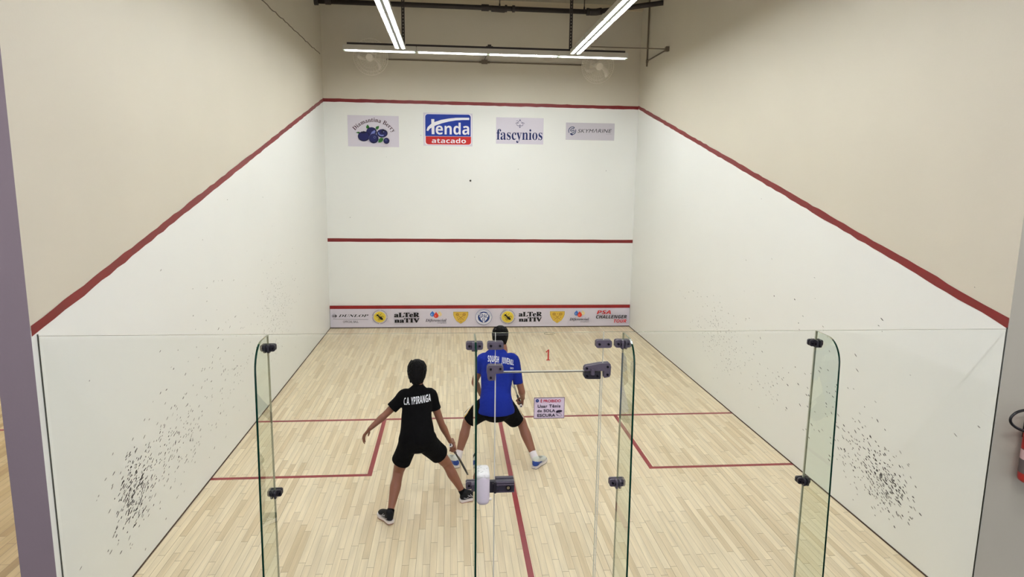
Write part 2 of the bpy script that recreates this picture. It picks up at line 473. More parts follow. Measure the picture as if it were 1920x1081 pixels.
ORD = ['first', 'second', 'third', 'fourth', 'fifth', 'sixth']
fx = make_fixture()
n = 0
ZF = 5.30
for side, xr in (('left', -1.525), ('right', 1.475)):
    for i in range(6):
        loc, rz = (xr, 7.78 - 1.25 * (i + .5), ZF), math.pi / 2
        lab = f'{ORD[i]} lit fluorescent fixture counted from the front wall in the {side} lengthwise row'
        if n == 0: fx.location = loc; fx.rotation_euler = (0, 0, rz); fx['label'] = lab; fx['group'] = 'fluorescent fixtures over the court'
        else: copy_thing(fx, loc, rz, lab)
        n += 1
for i, xc in enumerate((-1.892, -.640, .600, 1.84)):
    lab = ['crosswise fluorescent fixture at the left end, above the left fan', 'crosswise fluorescent fixture just left of the court centre, over the conduit',
           'crosswise fluorescent fixture just right of the court centre, brightest underside', 'crosswise fluorescent fixture at the right end, above the right fan'][i]
    c = copy_thing(fx, (xc, 8.0, ZF - .01), 0, lab)
    if i != 2:                                   # weaker tubes, dimmed to lower the light on the front wall
        for ch in c.children:
            if ch.name.startswith('tube'):
                ch.data = ch.data.copy(); ch.data.materials[0] = M_tube_dim

for y in (-2.6, -5.6):  # unseen fixtures, added to brighten the near walls and piers
    for i, xc in enumerate((-2.6, -.9, .9, 2.6)):
        w = ('leftmost', 'inner left', 'inner right', 'rightmost')[i]; q = 'nearer' if y > -4 else 'farther'
        c = copy_thing(fx, (xc, y, 5.9), 0, f'{w} unseen fill fixture of the {q} row over the spectator hall', 'added fill fixtures over the hall')
        for ch in c.children:
            if ch.name.startswith('tube'):
                ch.data = ch.data.copy(); ch.data.materials[0] = M_tube_fill
bm = bmesh.new()
box(bm, -12, 8, -9, -.0, 6.0, 6.1)
struct(mesh_obj('ceiling_hall', bm, M_ceil))
for i in range(4):  # unseen fixtures, added to brighten the neighbouring floor
    c = copy_thing(fx, (-6.9, 7.2 - 1.7 * i, 5.6), math.pi / 2, f'{ORD[i]} unseen fill fixture from the far end over the neighbouring court', 'added fill fixtures over the neighbouring court')
    for ch in c.children:
        if ch.name.startswith('tube'):
            ch.data = ch.data.copy(); ch.data.materials[0] = M_tube_fill
# dark channel carrying the crosswise fixtures, with its saddle
t = thing('support_rail', 'long dark steel channel on top of the crosswise fluorescent fixtures', 'rail', (0, 8.0, ZF + FH - .01))
bm = bmesh.new(); box(bm, -2.45, 2.42, -.022, .022, 0.0, .042); mesh_obj('channel', bm, M_chan, t)
bm = bmesh.new(); box(bm, -.03, .03, -.03, .03, .042, .075); box(bm, -.06, .06, -.026, .026, .04, .05); mesh_obj('saddle', bm, M_iron, t)
for side, xr in (('left', -1.525), ('right', 1.475)):
    bm = bmesh.new(); box(bm, xr - .02, xr + .02, .3, 7.97, ZF + FH, ZF + FH + .04)
    tag(mesh_obj('support_rail', bm, M_chan), f'dark steel channel above the {side} lengthwise row of fluorescent fixtures', 'rail')

# perforated drop hangers
for side, x in (('left', -1.49), ('right', 1.432)):
    bm = bmesh.new(); z0, z1 = ZF + FH + .032, H; y = 7.985
    for s in (-1, 1): box(bm, x + s * .017 - .011, x + s * .017 + .011, y - .006, y + .006, z0, z1)
    k = 0; z = z0
    while z < z1 - .03:
        box(bm, x - .01, x + .01, y - .006, y + .006, z, z + .036); z += .055
    tag(mesh_obj('hanger_channel', bm, M_chan), f'black slotted vertical hanger strip above the end of the {side} fixture row', 'hanger')

# sprinkler pipe
t = thing('sprinkler_pipe', 'thick dark brown pipe running under the ceiling along the front wall', 'pipe', (0, 9.23, 6.36))
def part(name, fn, m, parent, smooth=False):
    bm = bmesh.new(); fn(bm); return mesh_obj(name, bm, m, parent, smooth)
R_ = .046
part('main_run', lambda b: cyl(b, (-3.2, -.03, 0), (2.05, .04, 0), R_, n=16), M_iron, t, True)
part('wall_flange', lambda b: (cyl(b, (-3.2, -.03, 0), (-3.13, -.03, 0), .075, n=16), cyl(b, (-3.0, -.03, 0), (-2.9, -.03, 0), .058, n=16)), M_iron, t)
part('coupling', lambda b: cyl(b, (-.09, .012, 0), (.05, .014, 0), .062, n=16), M_iron, t)
part('tee_fitting', lambda b: (cyl(b, (.1, .014, -.01), (.36, .017, -.02), .058, n=16), cyl(b, (.36, .017, 0), (.40, .017, 0), .066, n=16), cyl(b, (.50, .017, 0), (.55, .017, 0), .064, n=16)), M_iron, t)
part('elbow', lambda b: (tube(b, [(1.98, .04, 0), (2.05, .05, 0), (2.14, .03, 0), (2.22, -.05, 0)], .064, n=14), cyl(b, (1.95, .04, 0), (2.0, .04, 0), .07, n=14)), M_iron, t, True)
part('branch_run', lambda b: cyl(b, (2.16, .0, 0), (3.2, -.83, 0), R_, n=16), M_iron, t, True)
for x in (.26, 1.9):
    part('hanger_rod', lambda b: (cyl(b, (x, .02, .04), (x, .02, H - 6.36), .009, n=8), cyl(b, (x, .02, .03), (x, .02, .09), .02, .012, n=8)), M_iron, t)

# conduit between the fans, with junction box and drop cable
t = thing('conduit', 'thin grey conduit on the front wall running between the two wall fans', 'conduit', (0, L, 5.445))
part('tube_run', lambda b: cyl(b, (-1.95, -.016, .0), (2.0, -.016, 0), .0125, n=8), M_cond, t)
part('junction_box', lambda b: (box(b, -.06, .06, -.05, 0, -.035, .045), cyl(b, (-.11, -.016, 0), (.11, -.016, 0), .02, n=8)), M_cond, t)
bm = bmesh.new(); tube(bm, [(.0, L - .045, 5.49), (.015, 9.3, 5.5), (.03, 8.6, 5.47), (.02, 8.04, 5.43)], .006, n=6)
tag(mesh_obj('cable', bm, M_iron), 'thin dark cable from the junction box to the crosswise fixtures', 'cable')

# conduit on the right wall and its arm to the rail
t = thing('conduit', 'bent grey conduit on the right wall with an arm to the light rail', 'conduit', (W, 9.2, 5.47))
part('riser', lambda b: (cyl(b, (-.02, 0.03, -.1), (-.02, .03, H - 5.47), .016, n=8), box(b, -.035, 0, .0, .06, -.03, .03)), M_cond, t)
part('wall_run', lambda b: cyl(b, (-.02, .03, 0), (-.02, -1.26, 0.0), .013, n=8), M_cond, t)
part('cross_arm', lambda b: (cyl(b, (-.02, -1.25, 0), (-1.4, -1.18, .012), .009, n=8), box(b, -.06, 0, -1.29, -1.21, -.04, .04), ), M_cond, t)

# wiring along the left wall
bm = bmesh.new(); rg = random.Random(3)
tube(bm, [(-W + .008, 5.2 + 4.35 * i / 30, 5.475 + rg.uniform(-.012, .012)) for i in range(31)], .007, n=6)
tag(mesh_obj('cable', bm, M_cond), 'thin sagging cable along the upper left wall', 'cable')

# wall fans
def make_fan(loc, tilt, angs, label):
    t = thing('wall_fan', label, 'fan', loc, 0, 'wall fans on the front wall')
    Rf = .335; y0 = -.02
    cw = lambda a, r, y: V((r * math.cos(a), y, r * math.sin(a)))
    front = lambda r: -.075 * (1 - (r / Rf) ** 2) - .03
    bm = bmesh.new()
    for r in (.07, .2, .27, Rf):
        tube(bm, [cw(2 * math.pi * k / 40, r, front(r) if r < Rf else 0) for k in range(40)], .0032 if r < Rf else .006, n=5, closed=True)
    for k in range(54):
        a = 2 * math.pi * k / 54
        tube(bm, [cw(a, r, front(r)) for r in (.06, .15, .24, .31)] + [cw(a, Rf, 0)], .0026, n=4)
    mesh_obj('front_guard', bm, M_fan, t)
    bm = bmesh.new()
    for k in range(30):
        a = 2 * math.pi * k / 30
        tube(bm, [cw(a, Rf, 0), cw(a, .28, .085), cw(a, .08, .1)], .0026, n=4)
    for r, y in ((.28, .085), (.09, .1)): tube(bm, [cw(2 * math.pi * k / 40, r, y) for k in range(40)], .003, n=5, closed=True)
    mesh_obj('rear_guard', bm, M_fan, t)
    bm = bmesh.new(); cyl(bm, (0, -.125, 0), (0, -.095, 0), .066, .078, n=24); mesh_obj('centre_badge', bm, M_fan, t)
    bm = bmesh.new(); cyl(bm, (0, -.06, 0), (0, .02, 0), .055, .06, n=20); mesh_obj('hub', bm, M_fan, t)
    for a0 in angs:
        bm = bmesh.new(); a0 = math.radians(a0); A, B = [], []
        for i in range(9):
            r = .05 + .235 * i / 8; sw = .55 * (i / 8) ** 1.3; wd = .46 * (1 - .35 * (i / 8)) * (1 if i < 8 else .55)
            A.append((a0 - sw + wd / 2 + .1, r, -.035)); B.append((a0 - sw - wd / 2, r, .012))
        va = [[bm.verts.new(cw(a, r, y + dy)) for a, r, y in X] for X in (A, B) for dy in (0, .005)]
        for P, Q in ((0, 2), (3, 1), (1, 0), (2, 3)):
            for i in range(8): bm.faces.new((va[P][i], va[P][i + 1], va[Q][i + 1], va[Q][i]))
        for i in (0, 8): bm.faces.new((va[0][i], va[1][i], va[3][i], va[2][i]))
        mesh_obj('blade', bm, M_fan, t, smooth=True)
    bm = bmesh.new(); cyl(bm, (0, .02, 0), (0, .17, 0), .06, .05, n=20); mesh_obj('motor', bm, M_fan, t)
    bm = bmesh.new(); cyl(bm, (0, .15, 0), (0, L - loc[1], .02), .02, n=12); box(bm, -.05, .05, L - loc[1] - .02, L - loc[1], -.07, .1); mesh_obj('wall_bracket', bm, M_fan, t)
    t.rotation_euler = tilt
    return t
make_fan((-2.215, 9.45, 5.43), (math.radians(10), 0, math.radians(-6)), (195, -25, 80), 'white caged wall fan at the left end of the thin conduit')
make_fan((2.245, 9.45, 5.385), (math.radians(10), 0, math.radians(8)), (222, -12, 100), 'white caged wall fan at the right end of the thin conduit')

# ---------------------------------------------------------------- glass back wall
GT = .006
GZ = 2.18
def panel(bm, x0, x1, z0, z1, edge=1, top=2):
    a = lambda x, y, z: bm.verts.new((x, y, z))
    c = [[a(x, y, z) for z in (z0, z1)] for x in (x0, x1) for y in (-GT, GT)]
    (A0, A1), (B0, B1), (C0, C1), (D0, D1) = c
    for vs, mi in (((A0, C0, C1, A1), 0), ((B0, B1, D1, D0), 0), ((A0, A1, B1, B0), edge), ((C0, D0, D1, C1), edge), ((A1, C1, D1, B1), top), ((A0, B0, D0, C0), top)):
        f = bm.faces.new(vs); f.material_index = mi
GM = [M_glass, M_gseam, M_gtop]
def gpanel(x0, x1, label):
    bm = bmesh.new(); panel(bm, x0, x1, .004, GZ)
    return tag(mesh_obj('glass_screen', bm, GM), label, 'glass panel', 'clear panels of the glass back wall')
gpanel(-W + .004, -1.829, 'clear glass panel between the left pier and the leftmost fin')
gl = gpanel(-1.825, -.389, 'clear glass panel behind the two inner left fins, left of the door')
gr_ = gpanel(.332, 1.797, 'clear glass panel right of the door, up to the rightmost fin')
gpanel(1.801, W - .004, 'clear glass panel between the rightmost fin and the right pier')
DZ = 1.912
bm = bmesh.new(); panel(bm, -.385, .328, DZ + .006, GZ)
transom = tag(mesh_obj('glass_transom', bm, GM), 'clear glass panel above the door carrying the red numeral', 'glass panel')
# dark silicone line where the glass meets the side walls
for s in (-1, 1):
    bm = bmesh.new(); box(bm, *sorted((s * (W - .004), s * W)), -.005, .005, 0, GZ + .01)
    struct(mesh_obj('trim_2' if s < 0 else 'trim_3', bm, mat('dark_sealant', lin(66, 68, 62), .6)))

def plate(bm, x0, x1, z0, z1, y0, y1, r=.012):
    prism(bm, rrect(x0, x1, z0, z1, r), lambda a, b: V((a, y0, b)), (0, y1 - y0, 0))
def bolts(o, pts, y=-.03, r=.009):
    for x, z in pts:
        bm = bmesh.new(); cyl(bm, (x, y, z), (x, y + .012, z), r * .8, r, n=12); cyl(bm, (x, y - .001, z), (x, y + .002, z), r * .45, n=6)
        mesh_obj('bolt', bm, M_bolt, o)

# connectors between the transom and its neighbours
for xc, zc, tl, lab in ((-.387, 2.097, .0, 'grey two-bolt plate joining the door transom to the left glass'), (.330, 2.102, .0, 'grey two-bolt plate joining the door transom to the right glass')):
    t = thing('panel_connector', lab, 'glass fitting', (xc, 0, zc))
    for s in (-1, 1):
        bm = bmesh.new(); plate(bm, -.053, .053, -.026, .026, *( (-.022, -GT) if s < 0 else (GT, .022)), r=.014)
        mesh_obj('cover_plate', bm, M_clamp, t)
    bolts(t, [(-.03, 0), (.03, 0)])

# glass fins with their clamps
def make_fin(x, label, zcl):
    t = thing('glass_fin', label, 'glass fin', (x, 0, 0), 0, 'upright stiffening fins of the glass back wall')
    prof = [(-.012, .004), (-.012, GZ - .002), (-.15, GZ - .003)]
    for i in range(1, 10):
        a = math.pi / 2 * i / 9; prof.append((-.15 - .155 * math.sin(a), GZ - .003 - .165 * (1 - math.cos(a))))
    prof += [(-.335, 1.1), (-.348, .6), (-.35, .004)]
    bm = bmesh.new()
    prism(bm, prof, lambda a, b: V((-GT, a, b)), (2 * GT, 0, 0), 0, 1)
    for f in bm.faces:
        f.normal_update()
    bmesh.ops.recalc_face_normals(bm, faces=bm.faces)
    for f in bm.faces:
        if f.material_index == 1 and (f.normal.y > .8 or (f.normal.z > .9)): f.material_index = 2
    mesh_obj('pane', bm, [M_fglass, M_gedge, M_gtop], t)
    for zc in zcl:
        c = bpy.data.objects.new('clamp', None); C.objects.link(c); c.parent = t
        bm = bmesh.new()
        q = .84 if abs(x) > 1 else 1
        plate(bm, -.055 * q, .055 * q, zc - .026 * q, zc + .026 * q, -.022, -GT, r=.013)
        plate(bm, -.055 * q, .055 * q, zc - .026 * q, zc + .026 * q, GT, .022, r=.013)
        for s in (-1, 1):
            prism(bm, rrect(-.058, -.008, zc - .03 * q, zc + .03 * q, .012), lambda a, b: V((s * GT, a, b)), (s * .012, 0, 0))
        bpy.data.objects.remove(c)
        c = mesh_obj('clamp', bm, M_clampd if abs(x) > 1 else M_clamp, t)
        bolts(c, [(-.034, zc), (.034, zc)])
        bm = bmesh.new(); cyl(bm, (-.022, -.045, zc), (.022, -.045, zc), .009, n=10); mesh_obj('through_bolt', bm, M_bolt, c)
    return t
make_fin(-1.827, 'outermost left glass fin, standing against the white left wall', (2.095, 1.118))
make_fin(-.523, 'glass fin seen edge-on as a green line, beside the white padded latch', (2.097, 1.135))
make_fin(.460, 'glass fin just right of the door, reflecting the blue shirt', (2.103, 1.125))
make_fin(1.799, 'outermost right glass fin, standing against the white right wall', (2.096, 1.10))

# the door
door = struct(thing('door_1', 'frameless glass door in the back wall with a paper notice on it', 'door', (-.385, 0, 0)))
bm = bmesh.new(); panel(bm, -.381, .316, .01, DZ)
for v in bm.verts: v.co.x += .385
mesh_obj('pane', bm, GM, door)
# pale seals along the door joints
M_seal = mat('pale_seal', lin(220, 217, 204), .4)
for nm, x0, x1, z0, z1 in (('left_seal', -.388, -.3815, .01, DZ), ('right_seal', .3165, .3205, .01, DZ), ('top_seal', -.381, .316, DZ - .0035, DZ)):
    bm = bmesh.new(); box(bm, x0 + .385, x1 + .385, -GT, GT, z0, z1); mesh_obj('seal', bm, M_seal, door)
bm = bmesh.new(); box(bm, -.389, -.3852, -GT, GT, DZ, GZ); mesh_obj('seal', bm, M_seal, transom)
bm = bmesh.new(); box(bm, -.384, .327, -GT, GT, DZ + .005, DZ + .0085); mesh_obj('seal', bm, M_seal, transom)
bm = bmesh.new(); box(bm, .3283, .3318, -GT, GT, .01, GZ); mesh_obj('seal', bm, M_seal, gr_)
# pivot patch on the transom side (upper right) and its lower counterpart on the door
t = thing('patch_fitting', 'large grey patch fitting with a pivot at the upper right door corner', 'glass fitting', (.328, 0, DZ))
for s in (-1, 1):
    y0, y1 = ((-.024, -GT) if s < 0 else (GT, .024))
    bm = bmesh.new()
    P = [(-.125, .008), (-.125, .03), (-.115, .042), (-.02, .058), (.04, .062), (.05, .055), (.055, .035), (.053, -.02), (.045, -.034), (.012, -.04), (.008, -.036), (.008, .008)]
    prism(bm, P, lambda a, b: V((a, y0, b)), (0, y1 - y0, 0)); mesh_obj('upper_plate', bm, M_clamp, t)
bolts(t, [(-.108, .028), (.032, .036), (.032, -.018)])
bm = bmesh.new(); cyl(bm, (-.07, -.034, -.014), (-.07, -.034, .026), .014, n=14); box(bm, -.084, -.056, -.036, -.02, -.012, .024); mesh_obj('pivot_pin', bm, M_clamp, t)
t = thing('patch_fitting', 'black patch plate clamped on the top right corner of the door', 'glass fitting', (.328, 0, DZ))
for s in (-1, 1):
    y0, y1 = ((-.024, -GT) if s < 0 else (GT, .024))
    bm = bmesh.new(); P = [(-.125, -.002), (-.125, -.03), (-.118, -.042), (-.1, -.046), (-.02, -.047), (-.013, -.044), (-.013, -.002)]
    prism(bm, P, lambda a, b: V((a, y0, b)), (0, y1 - y0, 0)); mesh_obj('lower_plate', bm, M_clampd, t)
bolts(t, [(-.105, -.025), (-.035, -.026)])
# stop patch at the upper left door corner
t = thing('patch_fitting', 'grey three-bolt angle plate at the upper left door corner', 'glass fitting', (-.388, 0, DZ + .004))
for s in (-1, 1):
    y0, y1 = ((-.024, -GT) if s < 0 else (GT, .024))
    bm = bmesh.new(); P = [(-.052, .038), (-.042, .05), (.042, .05), (.054, .038), (.056, .0), (.05, -.004), (.003, -.006), (.001, -.05), (-.038, -.054), (-.048, -.045), (-.054, .0)]
    prism(bm, P, lambda a, b: V((a, y0, b)), (0, y1 - y0, 0)); mesh_obj('cover_plate', bm, M_clamp, t)
bolts(t, [(-.028, .025), (.034, .027), (-.028, -.032)])
# lock on the door
t = thing('door_lock', 'dark grey sliding lock case on the left edge of the door', 'lock', (-.378, 0, 1.130))
bm = bmesh.new(); box(bm, 0.0, .125, -.05, -GT, -.039, .041, bev=.004); mesh_obj('lock_case', bm, mat('grey_anodised_lock', lin(74, 70, 84), .35, metal=.55), t)
bm = bmesh.new(); box(bm, 0.004, .124, -.057, -.049, .015, .024, bev=.002); box(bm, 0.004, .124, -.055, -.049, .03, .038, bev=.002); box(bm, .004, .124, -.053, -.049, -.036, -.03); mesh_obj('ribbed_cover', bm, M_clamp, t)
bm = bmesh.new(); box(bm, -.052, .006, -.04, -GT, -.042, .038, bev=.003); cyl(bm, (-.004, -.046, -.04), (-.004, -.046, .036), .009, n=12); mesh_obj('strike_case', bm, M_clampd, t)
bm = bmesh.new(); cyl(bm, (.085, -.062, 0), (.085, -.045, 0), .017, n=20); mesh_obj('escutcheon', bm, M_bolt, t)
bm = bmesh.new(); cyl(bm, (.083, -.066, .002), (.083, -.05, .002), .0105, n=16); mesh_obj('key_cylinder', bm, mat('brass_cylinder', lin(206, 190, 150), .3, metal=.8), t)
bm = bmesh.new(); box(bm, 0.0, .125, GT, .04, -.039, .041, bev=.004); mesh_obj('lock_case', bm, MATS['grey_anodised_lock'], t)
bm = bmesh.new()
for x, z in ((.015, .012), (.015, -.022), (-.02, .03), (.118, -.012)): cyl(bm, (x, -.058, z), (x, -.05, z), .004, n=8)
mesh_obj('screw', bm, M_chrome, t)
# white taped pad over the latch bracket
t = thing('padded_cover', 'white taped foam pad beside the lock, against the green edged fin', 'pad', (-.467, -.115, 1.18))
bm = bmesh.new(); box(bm, -.046, .042, -.075, .09, -.115, .105, bev=.038, seg=5)
for v in bm.verts:
    if v.co.z > .05: v.co.y *= .92
mesh_obj('foam_pad', bm, mat('white_pad_vinyl', lin(226, 216, 228), .5, bump=.12, scale=25), t, smooth=True)
bm = bmesh.new(); box(bm, -.0465, .0425, -.066, .09, .062, .109, bev=.022, seg=4); mesh_obj('tape_top', bm, mat('wrinkled_white_tape', lin(238, 236, 236), .45, bump=.9, scale=45), t, smooth=True)
bm = bmesh.new()
rg = random.Random(8)
for _ in range(9):
    x, y = rg.uniform(-.035, .032), rg.uniform(-.05, .07); a = rg.uniform(0, 3)
    d = V((math.cos(a), math.sin(a), 0)) * rg.uniform(.004, .012)
    cyl(bm, V((x, y, .1092)) - d, V((x, y, .1092)) + d, .0007, n=5)
mesh_obj('tape_crease', bm, M_bolt, t)
bm = bmesh.new(); ball(bm, (.046, -.05, -.072), .011); mesh_obj('white_knob', bm, M_fan, t, smooth=True)

# ---------------------------------------------------------------- prints: flat shapes on the surface they belong to
def style(s, k):
    base = {'sb': (0x1D400, 0x1D41A, 0x1D7CE), 'sbi': (0x1D468, 0x1D482, 0x1D7CE), 'b': (0x1D5D4, 0x1D5EE, 0x1D7EC), 'bi': (0x1D63C, 0x1D656, 0x1D7EC)}.get(k)
    if not base: return s
    o = ''
    for ch in s:
        if 'A' <= ch <= 'Z': o += chr(base[0] + ord(ch) - 65)
        elif 'a' <= ch <= 'z': o += chr(base[1] + ord(ch) - 97)
        elif '0' <= ch <= '9': o += chr(base[2] + ord(ch) - 48)
        else: o += ch
    return o
_tc = {}
def glyphs(s, bold=0.0, space=1.0):
    k = (s, bold, space)
    if k in _tc: return _tc[k]
    cu = bpy.data.curves.new('tmp', 'FONT'); cu.body = s; cu.offset = bold; cu.space_character = space; cu.resolution_u = 4
    o = bpy.data.objects.new('tmp', cu); C.objects.link(o)
    dg = bpy.context.evaluated_depsgraph_get()
    me = bpy.data.meshes.new_from_object(o.evaluated_get(dg))
    vs = [(v.co.x, v.co.y) for v in me.vertices]; fs = [tuple(p.vertices) for p in me.polygons]
    bpy.data.objects.remove(o); bpy.data.curves.remove(cu); bpy.data.meshes.remove(me)
    _tc[k] = (vs, fs)
    return _tc[k]

class Print:
    """flat print on a plane facing the camera side (-y); sheet coordinates (right, down) go through self.mp to (x, z)"""
    def __init__(s, y0, mp): s.y0, s.mp, s.f, s.lay = y0, mp, [], 0
    def at(s, p): x, z = s.mp(*p); return V((x, s.y0 - s.lay * .0009, z))
    def poly(s, pts, m): s.f.append(([s.at(p) for p in pts], [tuple(range(len(pts)))], m)); s.lay += 1
    def ell(s, cx, cy, rx, ry, m, n=32, rot=0):
        c, d = math.cos(rot), math.sin(rot)
        s.poly([(cx + rx * math.cos(t) * c - ry * math.sin(t) * d, cy + rx * math.cos(t) * d + ry * math.sin(t) * c) for t in [2 * math.pi * k / n for k in range(n)]], m)
    def line(s, pts, w, m, closed=False):
        n = len(pts); L_, R2 = [], []
        ww = w if isinstance(w, (list, tuple)) else [w] * n
        for i in range(n):
            a = pts[i - 1] if (i or closed) else pts[0]; b = pts[(i + 1) % n] if (i < n - 1 or closed) else pts[-1]
            dx, dy = b[0] - a[0], b[1] - a[1]; q = math.hypot(dx, dy) or 1; nx, ny = -dy / q * ww[i] / 2, dx / q * ww[i] / 2
            L_.append((pts[i][0] + nx, pts[i][1] + ny)); R2.append((pts[i][0] - nx, pts[i][1] - ny))
        P = [s.at(p) for p in L_ + R2]
        s.f.append((P, [(i, (i + 1) % n, n + (i + 1) % n, n + i) for i in range(n if closed else n - 1)], m)); s.lay += 1
    def arc(s, cx, cy, rx, ry, a0, a1, w, m, n=24):
        s.line([(cx + rx * math.cos(math.radians(a0 + (a1 - a0) * k / n)), cy + ry * math.sin(math.radians(a0 + (a1 - a0) * k / n))) for k in range(n + 1)], w, m)
    def text(s, t, x0, y0, x1, y1, m, k=None, bold=0, shear=0, space=1.0, warp=None):
        vs, fs = glyphs(style(t, k), bold, space)
        vs = [(x + y * shear, y) for x, y in vs]
        ax, bx = min(v[0] for v in vs), max(v[0] for v in vs); ay, by = min(v[1] for v in vs), max(v[1] for v in vs)
        q = [(x0 + (x - ax) / (bx - ax) * (x1 - x0), y1 - (y - ay) / (by - ay) * (y1 - y0)) for x, y in vs]
        if warp: q = [warp(*p) for p in q]
        s.f.append(([s.at(p) for p in q], fs, m)); s.lay += 1
    def heavy(s, t, x0, y0, x1, y1, m, k, d):
        for dx in (0, -d, d): s.text(t, x0 + d + dx, y0, x1 - d + dx, y1, m, k); s.lay -= .75
        s.lay += 1
    def arctext(s, t, cx, cy, r, a0, a1, size, m, k=None, xs=1.0, bold=0):
        """letters standing on a circle, from angle a0 to a1 (degrees, clockwise from the top)"""
        adv = []
        for ch in t:
            if ch == ' ': adv.append(.3)
            else:
                vs, _ = glyphs(style(ch, k), bold); adv.append((max(v[0] for v in vs) - min(v[0] for v in vs)) + .07)
        tot = sum(adv); run = 0
        for ch, w in zip(t, adv):
            mid = math.radians(a0 + (a1 - a0) * (run + w / 2) / tot); run += w
            if ch == ' ': continue
            vs, fs = glyphs(style(ch, k), bold); mx = (max(v[0] for v in vs) + min(v[0] for v in vs)) / 2
            P = []
            for x, y in vs:
                lx, ly = (x - mx) * size * xs, y * size
                rr = r + ly
                P.append(s.at((cx + rr * math.sin(mid) + lx * math.cos(mid), cy - rr * math.cos(mid) + lx * math.sin(mid))))
            s.f.append((P, fs, m))
        s.lay += 1
    def build(s, name, parent):
        mats = []
        vs, fs, mi = [], [], []
        for P, F, m in s.f:
            if m not in mats: mats.append(m)
            o = len(vs); vs += [tuple(p) for p in P]
            for f in F: fs.append(tuple(i + o for i in f)); mi.append(mats.index(m))
        me = bpy.data.meshes.new(name); me.from_pydata(vs, [], fs)
        for m in mats: me.materials.append(m)
        for p, i in zip(me.polygons, mi): p.material_index = i
        o = bpy.data.objects.new(name, me); C.objects.link(o)
        o.parent = parent
        s.f = []
        return o

def sheet(name, x0, x1, z0, z1, px, tilt, label, cat, y=L - .0006, m=None, thick=.002):
    """a thin printed sheet plus the mapping from its print coordinates"""
    bm = bmesh.new(); box(bm, x0, x1, y - thick, y, z0, z1)
    zx0, zy0, zx1, zy1 = px
    sx, sz = (x1 - x0) / (zx1 - zx0), (z1 - z0) / (zy1 - zy0)
    o = tag(mesh_obj(name, bm, m or M_paper), label, cat)
    return o, Print(y - thick - .0009, lambda a, b: (x0 + (a - zx0) * sx, z1 - (b - tilt * (a - zx0) - zy0) * sz))

# 1: berries
o, p = sheet('poster', -2.735, -1.719, 3.747, 4.36, (95, 140, 1390, 912), .025, 'pale poster of dark blue berries under an arched title', 'poster')
MAR = ink('maroon', 62, 16, 34); BER = ink('berry', 28, 30, 88); BERD = ink('berry_dark', 16, 16, 54); BERL = ink('berry_bloom', 120, 130, 196); GR = ink('leaf', 50, 116, 44); GRD = ink('leaf_dark', 26, 72, 34)
p.arctext('Diamantina Berry', 735, 905, 592, -50.5, 57.5, 150, MAR, 'sb', xs=.94)
p.build('lettering', o)
for pts in ([(600, 378), (560, 420), (565, 470), (610, 480), (645, 450), (630, 410)], [(888, 412), (820, 425), (795, 470), (830, 515), (880, 470)], [(298, 572), (360, 552), (425, 575), (380, 605)]):
    p.poly(pts, GR); p.line([pts[0], pts[len(pts) // 2]], 10, GRD)
for cx, cy, rx, ry in ((695, 555, 132, 112), (965, 598, 138, 104), (500, 668, 152, 124)):
    p.ell(cx, cy, rx, ry, BERD); p.ell(cx - 4, cy - 6, rx * .88, ry * .86, BER)
p.poly([(425, 575), (440, 545), (470, 560), (500, 530), (520, 560), (560, 555), (545, 590), (450, 595)], BERD)
p.poly([(700, 560), (775, 515), (800, 560), (760, 600), (670, 620), (690, 590)], BERL)
p.arc(960, 590, 85, 62, 60, 200, 30, BERL); p.ell(985, 560, 50, 38, BERD); p.poly([(955, 500), (990, 490), (1050, 515), (1060, 560), (1010, 540)], BERD); p.ell(1005, 560, 16, 12, BERL)
p.poly([(862, 822), (872, 745), (935, 705), (1000, 725), (975, 795), (920, 825)], GR); p.line([(870, 815), (985, 730)], 12, GRD)
p.ell(750, 722, 124, 124, ink('berry_rim', 86, 92, 156)); p.ell(750, 724, 117, 117, BERD); p.ell(745, 716, 98, 96, BER); p.ell(775, 695, 27, 27, BERL); p.ell(776, 695, 20, 20, BERD)
p.ell(1072, 785, 76, 76, BERD); p.ell(1068, 778, 62, 60, BER); p.ell(1062, 768, 22, 20, BERL); p.ell(1062, 769, 15, 14, BERD)
p.build('emblem', o)
# 2: blue and red logo panel
o, p = sheet('poster', -1.228, -.234, 3.788, 4.44, (120, 90, 1460, 985), .008, 'rounded poster, blue above red, with big white lettering', 'poster')
BLU = ink('logo_blue', 20, 52, 152); RD = ink('logo_red', 196, 36, 34)
p.poly(rrect(155, 1432, 112, 968, 80), WH)
top = [(172, 725)] + [(172 + 70 - 70 * math.cos(t), 205 - 75 * math.sin(t)) for t in [k * math.pi / 12 for k in range(7)]] + [(1410 - 70 + 70 * math.sin(t), 205 - 75 * math.cos(t)) for t in [k * math.pi / 12 for k in range(7)]] + [(1410, 725)]
p.poly(top, BLU); p.lay -= .8
p.poly([(182, 732), (1420, 732), (1420, 880)] + [(1420 - 75 + 75 * math.cos(t), 875 + 75 * math.sin(t)) for t in [k * math.pi / 12 for k in range(1, 7)]] + [(182 + 75 - 75 * math.sin(t), 875 + 75 * math.cos(t)) for t in [k * math.pi / 12 for k in range(7)]], RD)
p.build('logo_field', o)
p.poly([(335, 262), (418, 262), (420, 672), (345, 672)], WH); p.lay -= .8
p.line([(225, 580), (262, 505), (340, 440), (450, 385), (620, 325), (800, 285), (1000, 255), (1180, 246), (1370, 244)], [44, 72, 88, 96, 94, 82, 70, 62, 60], WH); p.lay -= .8
p.text('enda', 455, 350, 1370, 678, WH, 'b'); p.text('atacado', 345, 778, 1280, 912, WH, 'b')
p.build('lettering', o)
